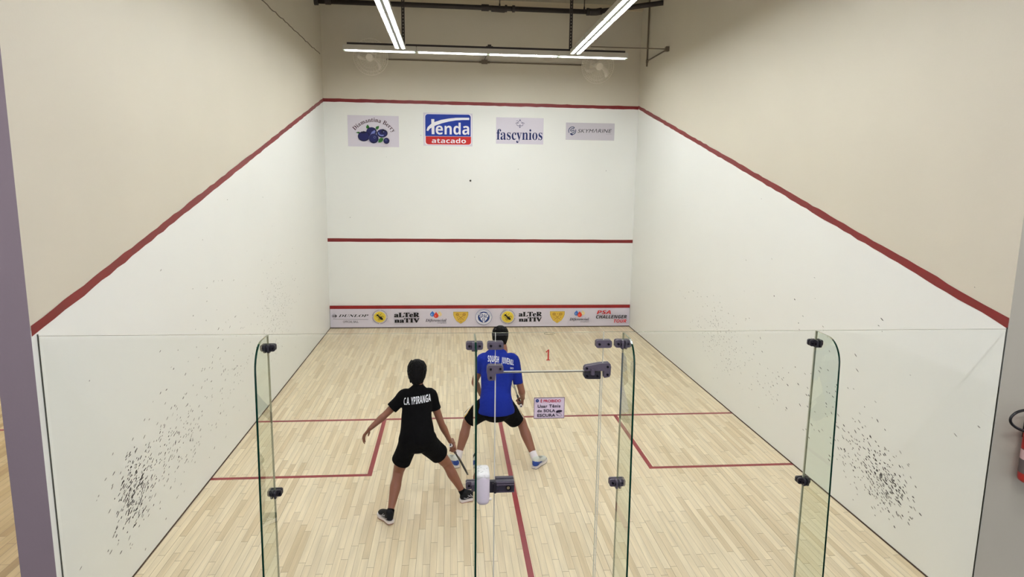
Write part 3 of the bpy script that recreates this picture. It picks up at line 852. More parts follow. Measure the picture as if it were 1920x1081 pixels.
# 3: navy serif logo
o, p = sheet('poster', .247, 1.225, 3.852, 4.38, (160, 140, 1535, 910), .012, 'pale poster with a navy ornament above lowercase serif lettering', 'poster')
p.text('fascynios', 178, 480, 1505, 885, NAVY, 'sb'); p.build('lettering', o)
for cy in (222, 418):
    st = []
    for k in range(8):
        r = (52 if k % 2 == 0 else 14) * (1 if k % 4 else .8); a = math.pi / 4 * k; st.append((848 + r * math.cos(a), cy + r * .75 * math.sin(a)))
    p.poly(st, NAVY)
for s in (-1, 1):
    p.line([(848 + s * (52 + r_ * math.cos(a)), 335 + r_ * 1.05 * math.sin(a)) for a, r_ in [(-.9 * math.pi + k * .35, 22 + k * 2.1) for k in range(17)]], [6 + k * .5 for k in range(17)], NAVY)
    p.arc(848 + s * 80, 262, 30, 28, 200 if s < 0 else -20, 380 if s < 0 else 160 - 360 + 180, 8, NAVY)
    p.line([(848 + s * 20, 262), (848 + s * 70, 292), (848 + s * 112, 300), (848 + s * 135, 330)], [6, 12, 12, 4], NAVY)
p.build('emblem', o)
# 4: thin grey lettering
o, p = sheet('poster', 1.69, 2.712, 3.957, 4.305, (125, 178, 1785, 745), .018, 'narrow pale poster with a round S mark and thin dark lettering', 'poster', m=mat('grey_lilac_vinyl', lin(200, 195, 203), .45))
STL = ink('steel_blue', 44, 62, 98)
p.text('SKYMΛRINE', 530, 388, 1690, 512, ink('charcoal', 46, 46, 54), None, shear=.25, space=1.05)
p.line([(1490, 556), (1690, 556)], 8, ink('pale_grey', 150, 148, 156)); p.build('lettering', o)
p.arc(345, 450, 124, 128, 150, 305, 24, STL); p.arc(345, 450, 118, 124, -20, 130, 24, STL)
p.line([(415, 345), (385, 372), (320, 385), (285, 415), (285, 450), (330, 462), (390, 425), (412, 450), (400, 500), (340, 525), (285, 545)], [26, 24, 24, 24, 26, 26, 26, 26, 24, 24, 20], STL)
p.poly([(262, 555), (310, 540), (385, 570), (340, 606)], NAVY)
p.build('emblem', o)

# ---------------------------------------------------------------- tin board at the foot of the front wall
tin = thing('tin_board', 'long white sponsor board with a red top rail along the front wall foot', 'board', (0, L, 0))
bm = bmesh.new(); box(bm, -W + .012, W - .012, -.03, -.002, .022, .418); mesh_obj('panel', bm, M_paper, tin)
bm = bmesh.new(); box(bm, -W + .008, W - .008, -.036, -.002, .418, .486, bev=.004); mesh_obj('top_rail', bm, mat('glossy_red_rail', lin(146, 26, 28), .25), tin)
TY = -.0308
def tinmap(scale, px0, top, bot):
    return lambda a, b: (-3.18 + (a / scale + px0 - 621) * .011407, .03 + (bot - b) / (bot - top) * .385)
GY = ink('mid_grey', 110, 106, 116); YEL = ink('yellow', 226, 200, 70); GOLD = ink('gold', 218, 182, 74); OCH = ink('ochre', 150, 108, 40)
p = Print(TY, tinmap(10.378, 615, 125, 500))
p.text('DUNLOP', 205, 238, 770, 292, K, 'sb', shear=.35)
p.line([(105, 333), (765, 343)], 7, GY)
p.text('OFFICIAL BALL', 292, 365, 580, 414, ink('dark_grey', 70, 66, 74), None, bold=.004)
p.arc(132, 268, 44, 36, 30, 330, 6, GY); p.poly([(148, 240), (186, 268), (148, 296)], K); p.line([(95, 268), (150, 268)], 12, K); p.text('D', 112, 252, 138, 284, K, 'sb')
p.line([(118, 228), (150, 240)], 5, GY); p.line([(118, 310), (150, 296)], 5, GY)
p.build('lettering', tin)
def bee(p, cx, cy, s):
    for a in range(0, 360, 9):
        if (a % 90) in (0,): continue
        p.arc(cx, cy, 140 * s, 140 * s, a, a + 5.5, 11 * s, GY, 2); p.lay -= .8
    p.lay += 1
    p.ell(cx, cy, 118 * s, 118 * s, ink('cream', 236, 226, 190)); p.ell(cx, cy, 112 * s, 112 * s, YEL)
    q = lambda x, y: (cx + (x - 985) * s, cy + (y - 290) * s)
    for pts in ([(945, 250), (975, 215)], [(935, 262), (905, 275), (915, 262)], [(968, 270), (1000, 240), (1015, 215)], [(985, 285), (1045, 270), (1065, 300)], [(985, 290), (1035, 290)], [(975, 295), (950, 330), (965, 360)], [(985, 300), (978, 340), (990, 362)], [(960, 290), (925, 300)]):
        p.line([q(*a) for a in pts], 7 * s, K); p.lay -= .8
    p.ell(*q(944, 254), 24 * s, 17 * s, K, 16, .6); p.ell(*q(970, 278), 20 * s, 13 * s, K, 16, .7); p.ell(*q(1010, 318), 42 * s, 24 * s, K, 20, .7)
bee(p, 985, 290, 1); p.build('emblem', tin)
p.heavy('aLTeR', 1255, 200, 1740, 297, K, 'sb', 6); p.heavy('naTIV', 1258, 318, 1742, 412, K, 'sb', 6); p.build('lettering', tin)
def drops(p, specs):
    for (tx, ty, cx, cy, r), m, hl in specs:
        pts = [(tx, ty)] + [(cx + r * math.sin(a), cy - r * math.cos(a)) for a in [math.radians(55 + 250 * k / 20) for k in range(21)]]
        p.poly(pts, m); p.ell(cx - r * .3, cy + r * .1, r * .3, r * .45, hl, 14)
DB = ink('drop_blue', 58, 112, 190); DBL = ink('drop_blue_light', 140, 176, 222); DR = ink('drop_red', 212, 58, 40); DRL = ink('drop_red_light', 232, 120, 100); DC = ink('drop_cream', 232, 212, 158); DCL = ink('drop_cream_light', 240, 230, 200)
INKN = ink('blue_black', 28, 30, 52)
def shield(p, x0, x1, y0, y1):
    f = lambda u, v: (x0 + u * (x1 - x0), y0 + v * (y1 - y0))
    def sh(g):
        right = [(1 - g, .02 + g), (1 - g, .30), (.93 - g, .52), (.80 - g * .8, .75), (.5, 1 - g * 1.2)]
        return [f(g, .02 + g)] + [f(*r) for r in right] + [f(1 - u, v) for u, v in right[-2:0:-1]]
    p.poly(sh(0), WH); p.poly(sh(.02), ink('steel_grey', 104, 104, 92)); p.poly(sh(.038), GOLD)
    for s in (-1, 1):
        c = f(.5 + s * .21, .26)
        p.ell(*c, .10 * (x1 - x0), .105 * (y1 - y0), OCH, 20); p.ell(*c, .075 * (x1 - x0), .08 * (y1 - y0), ink('gold_dim', 190, 150, 62), 20)
        p.line([f(.5 + s * .14, .36), f(.5 - s * .19, .68)], 7, OCH)
    for u, v in ((.5, .24), (.29, .5), (.71, .5), (.5, .63)): p.ell(*f(u, v), 7, 7, OCH, 8)
    p.line([f(.44, .8), f(.56, .8)], 7, OCH)
p = Print(TY, tinmap(9.366, 785, 100, 430))
drops(p, (((200, 142, 198, 205, 40), DB, DBL), ((320, 140, 325, 205, 36), DC, DCL), ((262, 158, 262, 230, 41), DR, DRL))); p.build('emblem', tin)
p.text('Diferencial', 78, 286, 442, 352, INKN, 'sbi'); p.text('Graphics', 285, 348, 440, 376, GY, 'sbi'); p.build('lettering', tin)
shield(p, 552, 828, 145, 388); p.build('emblem', tin)
cx, cy = 1090, 255
p.ell(cx, cy, 145, 145, ink('badge_blue', 40, 74, 142)); p.ell(cx, cy, 138, 138, WH); p.arc(cx, cy, 120, 120, 0, 360, 3, ink('badge_blue2', 70, 98, 156), 40)
for a in range(-160, -15, 12): p.arc(cx, cy, 122, 122, a, a + 7, 12, ink('badge_grey', 130, 140, 170), 2); p.lay -= .8
p.lay += 1
p.ell(cx, cy, 103, 103, ink('badge_navy', 26, 56, 122))
p.poly([(1008, 196), (1055, 186), (1090, 172), (1130, 186), (1174, 196), (1166, 250), (1140, 300), (1090, 358), (1042, 300), (1016, 250)], WH)
p.text('SPAC', 1016, 200, 1168, 272, ink('badge_navy', 26, 56, 122), 'b', space=.95)
for x0, x1 in ((1066, 1082), (1098, 1112)): p.poly([(x0, 270), (x1, 270), (x1, 335), (x0, 320 if x0 < 1090 else 332)], ink('badge_mid', 88, 110, 160))
p.build('emblem', tin)
bee(p, 1508, 252, .93); p.build('emblem', tin)
p = Print(TY, tinmap(9.6, 985, 95, 428))
p.heavy('aLTeR', -173, 162, 255, 250, K, 'sb', 6); p.heavy('naTIV', -170, 264, 256, 348, K, 'sb', 6); p.build('lettering', tin)
shield(p, 390, 674, 140, 386); p.build('emblem', tin)
drops(p, (((882, 133, 880, 195, 38), DB, DBL), ((992, 133, 1000, 190, 35), DC, DCL), ((938, 150, 940, 220, 41), DR, DRL))); p.build('emblem', tin)
p.text('Diferencial', 755, 273, 1115, 338, INKN, 'sbi'); p.text('Graphics', 955, 338, 1110, 365, GY, 'sbi'); p.build('lettering', tin)
p.text('PSA', 1255, 135, 1515, 206, RED, 'bi'); p.text('CHALLENGER', 1243, 225, 1812, 290, K, 'bi'); p.text('TOUR', 1575, 308, 1808, 371, RED, 'bi'); p.build('lettering', tin)

# ---------------------------------------------------------------- notice on the door, numeral on the transom
o, p = sheet('notice_sign', -.1265, .0805, 1.5905, 1.738, (130, 203, 1245, 950), 0, 'white bordered notice with red and black capitals, stuck on the glass door', 'sign', y=-GT - .0004, m=mat('notice_paper', lin(226, 208, 222), .5), thick=.001)
BR = ink('border_maroon', 70, 36, 54)
p.line([(142, 215), (1233, 215), (1233, 938), (142, 938)], 24, BR, True); p.build('border', o)
NR = ink('notice_red', 178, 34, 62); NK = ink('notice_black', 40, 30, 48)
p.text('É PROIBIDO', 368, 250, 1105, 375, NR, None, bold=.022)
p.text('Usar Tênis', 268, 448, 1090, 560, NK, None, bold=.024, space=1.12)
p.text('de SOLA', 256, 612, 905, 716, NK, None, bold=.024, space=1.08)
p.text('ESCURA', 260, 768, 910, 878, NK, None, bold=.026, space=1.05); p.build('lettering', o)
p.ell(248, 306, 58, 58, ink('badge_navy', 26, 56, 122)); p.poly([(222, 285), (274, 285), (248, 345)], ink('badge_grey', 130, 140, 170))
p.ell(1048, 680, 112, 36, NK, 20, -.05); p.ell(965, 705, 40, 28, NK, 14, .5)
p.line([(940, 750), (945, 800), (1010, 840), (1090, 860), (1150, 840), (1130, 800), (1060, 750), (1010, 715)], 12, ink('notice_grey', 96, 84, 100)); p.line([(950, 790), (1020, 830)], 18, NK)
p.build('emblem', o)
bm = bmesh.new(); bm.free()
p = Print(-GT - .0006, lambda a, b: (-.040 + a, 2.029 - b))
p.text('1', -.014, -.037, .016, .037, RED, 'sb'); 
num = p.build('numeral', None); num.name = 'numeral_sticker'
num.data.materials[0] = mat('red_sticker', lin(186, 44, 34), .5)
tag(num, 'red numeral one stuck on the glass above the door', 'sticker')
# remnant of clear tape on the top edge of the transom
bm = bmesh.new(); tube(bm, [(-.033 + .036 * math.cos(a), -.009 - .002 * math.sin(3 * a), 2.174 + .007 * math.sin(a)) for a in [2 * math.pi * k / 20 for k in range(20)]], .0014, n=5, closed=True)
tag(mesh_obj('tape_remnant', bm, mat('olive_tape', lin(120, 112, 76), .5)), 'olive scrap of tape at the top edge of the glass above the door', 'tape')

# ---------------------------------------------------------------- ball, fire extinguisher
bm = bmesh.new(); ball(bm, (0, 0, 0), .02, sub=3)
o = tag(mesh_obj('squash_ball', bm, mat('black_rubber', lin(12, 12, 13), .7), smooth=True), 'small black squash ball flying close to the front wall', 'ball')
o.location = (-.277, 9.665, 3.096)
t = thing('fire_extinguisher', 'red fire extinguisher with a black hose loop on the grey right pier', 'fire extinguisher', (3.440, -.105, 1.085))
bm = bmesh.new()
prof = [(0, .0), (.06, .0), (.075, .012), (.078, .03), (.078, .37), (.07, .405), (.045, .43), (.024, .44), (.024, .46), (0, .46)]
for i in range(len(prof) - 1):
    (r0, z0), (r1, z1) = prof[i], prof[i + 1]
    N_ = 28
    for k in range(N_):
        a, b = 2 * math.pi * k / N_, 2 * math.pi * (k + 1) / N_
        P = [(r0 * math.cos(a), r0 * math.sin(a), z0), (r0 * math.cos(b), r0 * math.sin(b), z0), (r1 * math.cos(b), r1 * math.sin(b), z1), (r1 * math.cos(a), r1 * math.sin(a), z1)]
        face(bm, P[:2] + P[2:] if r0 and r1 else (P[1:] if not r0 else P[:3]))
bmesh.ops.remove_doubles(bm, verts=bm.verts, dist=1e-5)
mesh_obj('cylinder', bm, mat('extinguisher_red', lin(176, 26, 24), .3), t, smooth=True)
bm = bmesh.new()
for z0, z1, mi in ((.07, .17, 0), (.17, .24, 1), (.24, .245, 0)):
    for k in range(20):
        a, b = math.radians(140 + 8 * k), math.radians(148 + 8 * k); r = .0788
        face(bm, [(r * math.cos(a), r * math.sin(a), z0), (r * math.cos(b), r * math.sin(b), z0), (r * math.cos(b), r * math.sin(b), z1), (r * math.cos(a), r * math.sin(a), z1)], mi)
mesh_obj('label_band', bm, [mat('band_grey', lin(96, 84, 84), .5), mat('band_pink', lin(214, 178, 178), .5)], t)
bm = bmesh.new(); box(bm, -.02, .02, -.02, .02, .455, .5, bev=.004); box(bm, -.015, .015, -.1, .01, .505, .517, bev=.003); mesh_obj('valve', bm, M_bolt, t)
bm = bmesh.new(); tube(bm, catmull([V(q) for q in [(-.01, -.02, .485), (-.05, -.03, .535), (-.12, -.035, .552), (-.20, -.035, .54), (-.246, -.035, .505), (-.246, -.035, .465), (-.20, -.035, .425), (-.12, -.035, .39), (-.06, -.05, .36), (-.03, -.095, .3), (-.02, -.1, .18)]], 6), .0095, n=10)
mesh_obj('hose', bm, mat('black_hose', lin(18, 18, 20), .4), t, smooth=True)
bm = bmesh.new(); box(bm, -.02, .02, .07, .1045, .3, .46); mesh_obj('wall_bracket', bm, M_bolt, t)
# ---------------------------------------------------------------- the two players
def loft(bm, P, RU, RV, U=(1, 0, 0), n=18, sub=4, open_end=None, axis=None, mi=0, dm=.8):
    """closed tapered body along points P; RU along the reference direction U, RV across; open_end = depth of a hem recess at the last ring"""
    P = [V(p) for p in P]; U = V(U)
    rr = catmull([V((a, b, 0)) for a, b in zip(RU, RV)], sub); P = catmull(P, sub)
    rings = []; m = len(P); fr = []
    for i, p in enumerate(P):
        t = V(axis) if axis else (P[min(i + 1, m - 1)] - P[max(i - 1, 0)])
        t.normalize(); u = U - t * U.dot(t)
        if u.length < 1e-3: u = V((0, 1, 0)) - t * t.y
        u.normalize(); fr.append((p, t, u, t.cross(u), max(rr[i].x, .002), max(rr[i].y, .002)))
    def ring(p, u, w, a, b): return [bm.verts.new(p + u * a * math.cos(2 * math.pi * k / n) + w * b * math.sin(2 * math.pi * k / n)) for k in range(n)]
    def dome(f, sgn):
        p, t, u, w, a, b = f
        return [ring(p + t * sgn * min(a, b) * math.sin(q) * dm, u, w, a * math.cos(q), b * math.cos(q)) for q in (.5, 1.0, 1.35)]
    allr = dome(fr[0], -1)[::-1] + [ring(p, u, w, a, b) for p, t, u, w, a, b in fr]
    if open_end:
        p, t, u, w, a, b = fr[-1]; g = .013
        allr += [ring(p, u, w, a - g, b - g), ring(p - t * open_end, u, w, a - g * 1.2, b - g * 1.2)]
    else: allr += dome(fr[-1], 1)
    fs = []
    for A, B in zip(allr, allr[1:]): fs += [bm.faces.new((A[k], A[(k + 1) % n], B[(k + 1) % n], B[k])) for k in range(n)]
    fs += [bm.faces.new(allr[0][::-1]), bm.faces.new(allr[-1])]
    setm(fs, mi)

def remeshed(name, bm, m, parent, vox, smooth=4):
    bmesh.ops.recalc_face_normals(bm, faces=bm.faces)
    me = bpy.data.meshes.new(name); bm.to_mesh(me); bm.free()
    o = bpy.data.objects.new(name, me); C.objects.link(o)
    md = o.modifiers.new('r', 'REMESH'); md.mode = 'VOXEL'; md.voxel_size = vox; md.use_smooth_shade = True
    sm = o.modifiers.new('s', 'SMOOTH'); sm.factor = .5; sm.iterations = smooth
    dg = bpy.context.evaluated_depsgraph_get()
    new = bpy.data.meshes.new_from_object(o.evaluated_get(dg))
    o.modifiers.clear(); o.data = new; bpy.data.meshes.remove(me)
    new.materials.clear(); new.materials.append(m)
    for p in new.polygons: p.use_smooth = True
    o.parent = parent
    return o

def hand(bm, wrist, d, nrm, side, sc=1.0, curl=(.5, .6, .5), spread=1.0, thumb_close=.3):
    """palm along d facing nrm, thumb towards side"""
    w, d = V(wrist), V(d).normalized(); n = V(nrm); n = (n - d * n.dot(d)).normalized(); s = d.cross(n)
    if s.dot(V(side)) < 0: s = -s
    loft(bm, [w - d * .02 * sc, w + d * .02 * sc, w + d * .055 * sc, w + d * .09 * sc], [x * sc for x in (.025, .032, .039, .036)], [x * sc for x in (.019, .016, .015, .012)], s, n=14, sub=3)
    for k, (off, l) in enumerate(((.029, .040), (.010, .045), (-.010, .042), (-.028, .033))):
        p = w + d * (.086 - .004 * abs(k - 1)) * sc + s * off * sc; a = 0; pts = [p - d * .012 * sc]; 
        dd = (d + s * off * spread * 2.2).normalized()
        pts.append(p)
        for j, f in enumerate((1, .66, .5)):
            a += curl[j] * (1 + .08 * k)
            p = p + (dd * math.cos(a) + n * math.sin(a)) * l * f * sc; pts.append(p)
        loft(bm, pts, [x * sc for x in (.0095, .0098, .0088, .008, .0065)], [x * sc for x in (.0095, .0095, .0086, .0078, .006)], s, n=10, sub=2)
    p = w + d * .022 * sc + s * .024 * sc
    t1 = (d * .62 + s * .75 + n * thumb_close).normalized(); t2 = (d * .85 + s * (.35 - thumb_close * .7) + n * thumb_close * 1.2).normalized()
    loft(bm, [p - t1 * .015 * sc, p + t1 * .012 * sc, p + t1 * .04 * sc, p + t1 * .04 * sc + t2 * .028 * sc, p + t1 * .04 * sc + t2 * .05 * sc], [x * sc for x in (.012, .013, .011, .0105, .007)], [x * sc for x in (.012, .012, .0105, .0095, .006)], n, n=10, sub=2)
    return s

def head(bm, c, f, u, sc=1.0):
    c, f, u = V(c), V(f).normalized(), V(u); u = (u - f * u.dot(f)).normalized(); r = f.cross(u)
    R = [(-.118, .028, .032, .050), (-.10, .046, .052, .034), (-.07, .058, .072, .016), (-.035, .066, .088, .004), (.005, .072, .096, -.002), (.045, .074, .097, -.006), (.08, .062, .083, -.010), (.105, .038, .054, -.012)]
    loft(bm, [c + u * a * sc + f * o * sc for a, _, _, o in R], [x[1] * sc for x in R], [x[2] * sc for x in R], r, n=20, sub=3, axis=u)
    loft(bm, [c + f * .094 * sc + u * .02 * sc, c + f * .108 * sc - u * .012 * sc, c + f * .112 * sc - u * .026 * sc, c + f * .09 * sc - u * .036 * sc], [.008 * sc, .011 * sc, .015 * sc, .012 * sc], [.008 * sc, .010 * sc, .011 * sc, .006 * sc], r, n=10, sub=2)
    ball(bm, c + f * .083 * sc - u * .064 * sc, .02 * sc, scale=(1.1, .6, .45), axes=(r, f, u))
    ball(bm, c + f * .088 * sc + u * .029 * sc, .02 * sc, scale=(2.3, .55, .45), axes=(r, f, u))
    for s in (-1, 1): ball(bm, c + r * s * .074 * sc - u * .008 * sc - f * .008 * sc, .03 * sc, scale=(.3, .62, 1), axes=(r, f, u))
    return f, u, r

def face_bits(person, c, f, u, sc):
    c, f, u = V(c), V(f).normalized(), V(u); u = (u - f * u.dot(f)).normalized(); r = f.cross(u)
    for s in (-1, 1):
        bm = bmesh.new(); ball(bm, c + f * .0835 * sc + u * .012 * sc + r * s * .030 * sc, .0125 * sc, 0, scale=(1.05, .6, .5), axes=(r, f, u))
        ball(bm, c + f * .0885 * sc + u * .012 * sc + r * s * .030 * sc, .0062 * sc, 1, scale=(.95, .6, .9), axes=(r, f, u))
        mesh_obj('eye', bm, [mat('eye_white', lin(225, 220, 214), .3), mat('eye_dark', lin(30, 22, 18), .2)], person, smooth=True)
    bm = bmesh.new(); ball(bm, c + f * .092 * sc - u * .062 * sc, .02 * sc, scale=(1.05, .3, .28), axes=(r, f, u))
    mesh_obj('mouth', bm, mat('lip_skin', lin(150, 84, 76), .5), person, smooth=True)

def hair(person, c, f, u, sc, seed, fringe=1.0):
    c, f, u = V(c), V(f).normalized(), V(u); u = (u - f * u.dot(f)).normalized(); r = f.cross(u); bm = bmesh.new()
    R = [(-.105, .036, .030, -.058), (-.08, .055, .046, -.054), (-.045, .071, .062, -.046), (-.005, .083, .075, -.036), (.035, .089, .092, -.020), (.07, .086, .102, -.010), (.096, .074, .092, -.010), (.118, .055, .070, -.012), (.131, .030, .040, -.012)]
    loft(bm, [c + u * a * sc + f * o * sc for a, _, _, o in R], [x[1] * sc for x in R], [x[2] * sc for x in R], r, n=22, sub=3, axis=u, dm=.2)
    rg = random.Random(seed)
    for _ in range(420):                         # short locks lying over the crown and the nape
        a = rg.uniform(0, 2 * math.pi); h = rg.uniform(-.085, .115)
        k = 0
        while k < len(R) - 2 and R[k + 1][0] < h: k += 1
        q = (h - R[k][0]) / (R[k + 1][0] - R[k][0]); ru, rv, o = (R[k][i] + (R[k + 1][i] - R[k][i]) * q for i in (1, 2, 3))
        if math.sin(a) > .35 and h < .055: continue
        p = c + u * h * sc + f * (o + rv * math.sin(a)) * sc + r * ru * math.cos(a) * sc
        nrm = (r * math.cos(a) + f * math.sin(a)).normalized()
        t = (-u * .8 + (r * -math.sin(a) + f * math.cos(a)) * rg.uniform(-.8, .8)).normalized()
        l = rg.uniform(.018, .034) * sc
        loft(bm, [p - t * l * .5 - nrm * .004, p + nrm * .004 * sc, p + t * l * .6 + nrm * .002 * sc], [.005 * sc, .007 * sc, .003], [.003 * sc, .0035 * sc, .002], nrm.cross(t), n=6, sub=1)
    return remeshed('hair', bm, M_hair, person, .0042, 3)

def shoe(person, heel, yaw, ln, wd, upper, mids, outs, detail, lift=0.0, zones=None):
    """foot of a player; heel = ground point under the heel, yaw = direction of the toe"""
    X = V((math.cos(yaw), math.sin(yaw), 0)); Yv = V((-math.sin(yaw), math.cos(yaw), 0)); Z = V((0, 0, 1))
    o3 = lambda x, y, z: V((heel[0], heel[1], 0)) + X * x * ln + Yv * y * wd + Z * (z + lift * max(0, 1 - x))
    out = [(-.0, 0), (.015, .26), (.06, .34), (.2, .36), (.38, .34), (.55, .42), (.72, .5), (.86, .46), (.95, .32), (1.0, .08), (1.0, -.06), (.96, -.28), (.87, -.42), (.72, -.46), (.55, -.4), (.38, -.33), (.2, -.35), (.06, -.33), (.015, -.25)]
    P = [V((a, b, 0)) for a, b in out]
    def slab(z0, z1, g0, g1, m, name, par, crv=.0):
        bm = bmesh.new(); n = len(P)
        A = [bm.verts.new(o3(.5 + (p.x - .5) * g0, p.y * g0, z0 + crv * max(0, p.x - .75))) for p in P]
        B = [bm.verts.new(o3(.5 + (p.x - .5) * g1, p.y * g1, z1 + crv * max(0, p.x - .75))) for p in P]
        bm.faces.new(A[::-1]); bm.faces.new(B)
        for i in range(n): bm.faces.new((A[i], A[(i + 1) % n], B[(i + 1) % n], B[i]))
        return mesh_obj(name, bm, m, par, smooth=False)
    bm = bmesh.new()
    R = [(.045, .05, .034, .055), (.09, .335, .046, .066), (.2, .35, .05, .072), (.34, .335, .047, .07), (.48, .37, .04, .058), (.64, .43, .033, .046), (.8, .42, .027, .038), (.92, .29, .02, .03), (.985, .1, .010, .024)]
    loft(bm, [o3(x, 0, .024 + h) for x, w, h, _ in R], [w * wd for _, w, _, _ in R], [h for _, _, h, _ in R], Yv, n=18, sub=3, axis=X)
    loft(bm, [o3(.20, 0, .05), o3(.195, 0, .08), o3(.19, 0, .102)], [.036 * ln / .25] * 3, [.05 * ln / .25, .046 * ln / .25, .042 * ln / .25], Yv, n=16, sub=3)
    up = remeshed('shoe', bm, upper, person, .0045, 3)
    if zones:
        for m_ in zones[0]: up.data.materials.append(m_)
        hp = V((heel[0], heel[1], 0))
        for f in up.data.polygons:
            c_ = f.center - hp; f.material_index = zones[1](c_.dot(X) / ln, c_.dot(Yv) / wd, c_.z)
    slab(.006, .030, 1.0, 1.03, mids, 'midsole', up, .03)
    slab(0.0, .0075, .985, 1.0, outs, 'outsole', up, .03)
    detail(up, o3, ln, wd)
    return up

def on_surface(o, segs, w, m, name, off=.0022, parent=None):
    """ribbon of cloth or print laid on the surface of o; segs = list of point lists near it"""
    bm0 = bmesh.new(); bm0.from_mesh(o.data); tree = BVHTree.FromBMesh(bm0); bm = bmesh.new()
    for pts in segs:
        pts = [V(p) for p in pts]; q = []
        for a, b in zip(pts, pts[1:]):
            for k in range(6): q.append(a.lerp(b, k / 6))
        q.append(pts[-1]); hits = [tree.find_nearest(p) for p in q]
        prev = None
        for i, (loc, nr, _, _) in enumerate(hits):
            t = (hits[min(i + 1, len(q) - 1)][0] - hits[max(i - 1, 0)][0])
            if t.length < 1e-6: continue
            s = t.normalized().cross(nr).normalized() * w / 2
            cur = []
            for e in (-1, 1):
                l2, n2, _, _ = tree.find_nearest(loc + s * e); cur.append(bm.verts.new(l2 + n2 * off))
            if prev: bm.faces.new((prev[0], prev[1], cur[1], cur[0]))
            prev = cur
    bm0.free()
    return mesh_obj(name, bm, m, parent or o, recalc=False)

def back_print(o, txts, name, m, mp):
    """lettering laid onto the back of a shirt: each (text, style, box) is projected along +y"""
    bm0 = bmesh.new(); bm0.from_mesh(o.data); tree = BVHTree.FromBMesh(bm0); bm = bmesh.new()
    for t, k, x0, y0, x1, y1, shear, bold in txts:
        vs, fs = glyphs(style(t, k), bold); vs = [(x + y * shear, y) for x, y in vs]
        ax, bx = min(v[0] for v in vs), max(v[0] for v in vs); ay, by = min(v[1] for v in vs), max(v[1] for v in vs)
        vv = [bm.verts.new(mp(x0 + (x - ax) / (bx - ax) * (x1 - x0), y1 - (y - ay) / (by - ay) * (y1 - y0))) for x, y in vs]
        for f in fs:
            try: bm.faces.new([vv[i] for i in f])
            except ValueError: pass
    bmesh.ops.triangulate(bm, faces=bm.faces)
    for _ in range(2):
        es = [e for e in bm.edges if e.calc_length() > .014]
        if es: bmesh.ops.subdivide_edges(bm, edges=es, cuts=1); bmesh.ops.triangulate(bm, faces=bm.faces)
    for v in bm.verts:
        h = tree.ray_cast(V((v.co.x, v.co.y - 1.0, v.co.z)), V((0, 1, 0)))
        if h[0] is not None: v.co = h[0] + h[1] * .0028
    bm0.free()
    return mesh_obj(name, bm, m, o, recalc=False)

def racket(name, label, butt, tip, wdir, ln, frame_m, grip_m, hold):
    """squash racket from butt to tip, head width along wdir"""
    butt, tip = V(butt), V(tip); h = (tip - butt).normalized(); w = V(wdir); w = (w - h * w.dot(h)).normalized(); n = h.cross(w)
    t = thing(name, label, 'racket', butt)
    g = lambda a, b, c=0: h * a + w * b + n * c
    bm = bmesh.new(); loft(bm, [g(.012, 0), g(.1, 0), g(.2, 0)], [.0145, .0135, .0125], [.0155, .0145, .013], w, n=8, sub=2); mesh_obj('grip', bm, grip_m, t, smooth=True)
    bm = bmesh.new(); cyl(bm, g(-.004, 0), g(.016, 0), .0172, .0165, n=16); mesh_obj('butt_cap', bm, mat('white_rubber_cap', lin(232, 228, 232), .4), t)
    bm = bmesh.new(); cyl(bm, g(-.006, 0), g(-.003, 0), .0085, n=14); mesh_obj('cap_badge', bm, K, t)
    bm = bmesh.new(); cx = ln - .14
    ring = [g(cx + .14 * math.cos(a), .098 * math.sin(a) * (1 - .12 * max(0, -math.cos(a)))) for a in [2 * math.pi * k / 40 for k in range(40)]]
    tube(bm, ring, .0075, n=8, closed=True)
    for s in (-1, 1): tube(bm, [g(.2, 0), g(.30, s * .012), g(cx - .125, s * .04), g(cx - .09, s * .068)], [.0085, .0075, .0065, .0065], n=8)
    mesh_obj('frame', bm, frame_m, t, smooth=True)
    bm = bmesh.new()
    for k in range(-6, 7):
        b = k * .0142; e = .137 * math.sqrt(max(0, 1 - (b / .098) ** 2)); cyl(bm, g(cx - e, b), g(cx + e, b), .0008, n=4)
    for k in range(-8, 9):
        a = k * .0155; e = .096 * math.sqrt(max(0, 1 - (a / .14) ** 2)); cyl(bm, g(cx + a, -e), g(cx + a, e), .0008, n=4)
    mesh_obj('string_bed', bm, mat('pale_string', lin(226, 224, 214), .4), t)
    return t

def U_(x, y, z): return V((x, y, z))
UP = (0, 0, 1)

# ---- player in black
pa = thing('person', 'person in black shirt and shorts lunging with arms spread, racket low at right', 'person', (-.95, 1.75, 0))
OA = V((-.95, 1.75, 0))
def finish(root, off):
    for ch in root.children:
        ch.data.transform(Matrix.Translation(-off))
        for g in ch.children:
            g.data.transform(Matrix.Translation(-off))
A = dict(neck=(-.986, 1.965, 1.212), hd=(-1.0, 2.02, 1.312), hipL=(-1.075, 1.765, .735), hipR=(-.905, 1.79, .73), kneeL=(-1.176, 1.86, .395), ankL=(-1.243, 1.60, .075),
         kneeR=(-.722, 1.98, .410), ankR=(-.550, 1.985, .075), shL=(-1.118, 1.925, 1.118), elL=(-1.290, 1.885, .955), wrL=(-1.436, 1.80, .843), shR=(-.868, 1.945, 1.118), elR=(-.768, 1.93, .833), wrR=(-.683, 2.045, .603))
A = {k: V(v) for k, v in A.items()}
headf = V((.02, .96, -.26))
bm = bmesh.new()
loft(bm, [(-.99, 1.785, .765), (-.99, 1.80, .82), (-1.0, 1.85, .93), (-.995, 1.90, 1.05), (-.99, 1.945, 1.14), (-.987, 1.965, 1.185)], [.135, .125, .115, .125, .115, .05], [.095, .088, .08, .09, .07, .045], n=22)
loft(bm, [(-.987, 1.955, 1.15), A['neck'], (-.995, 1.99, 1.27)], [.052, .046, .05], [.052, .05, .055], n=16)
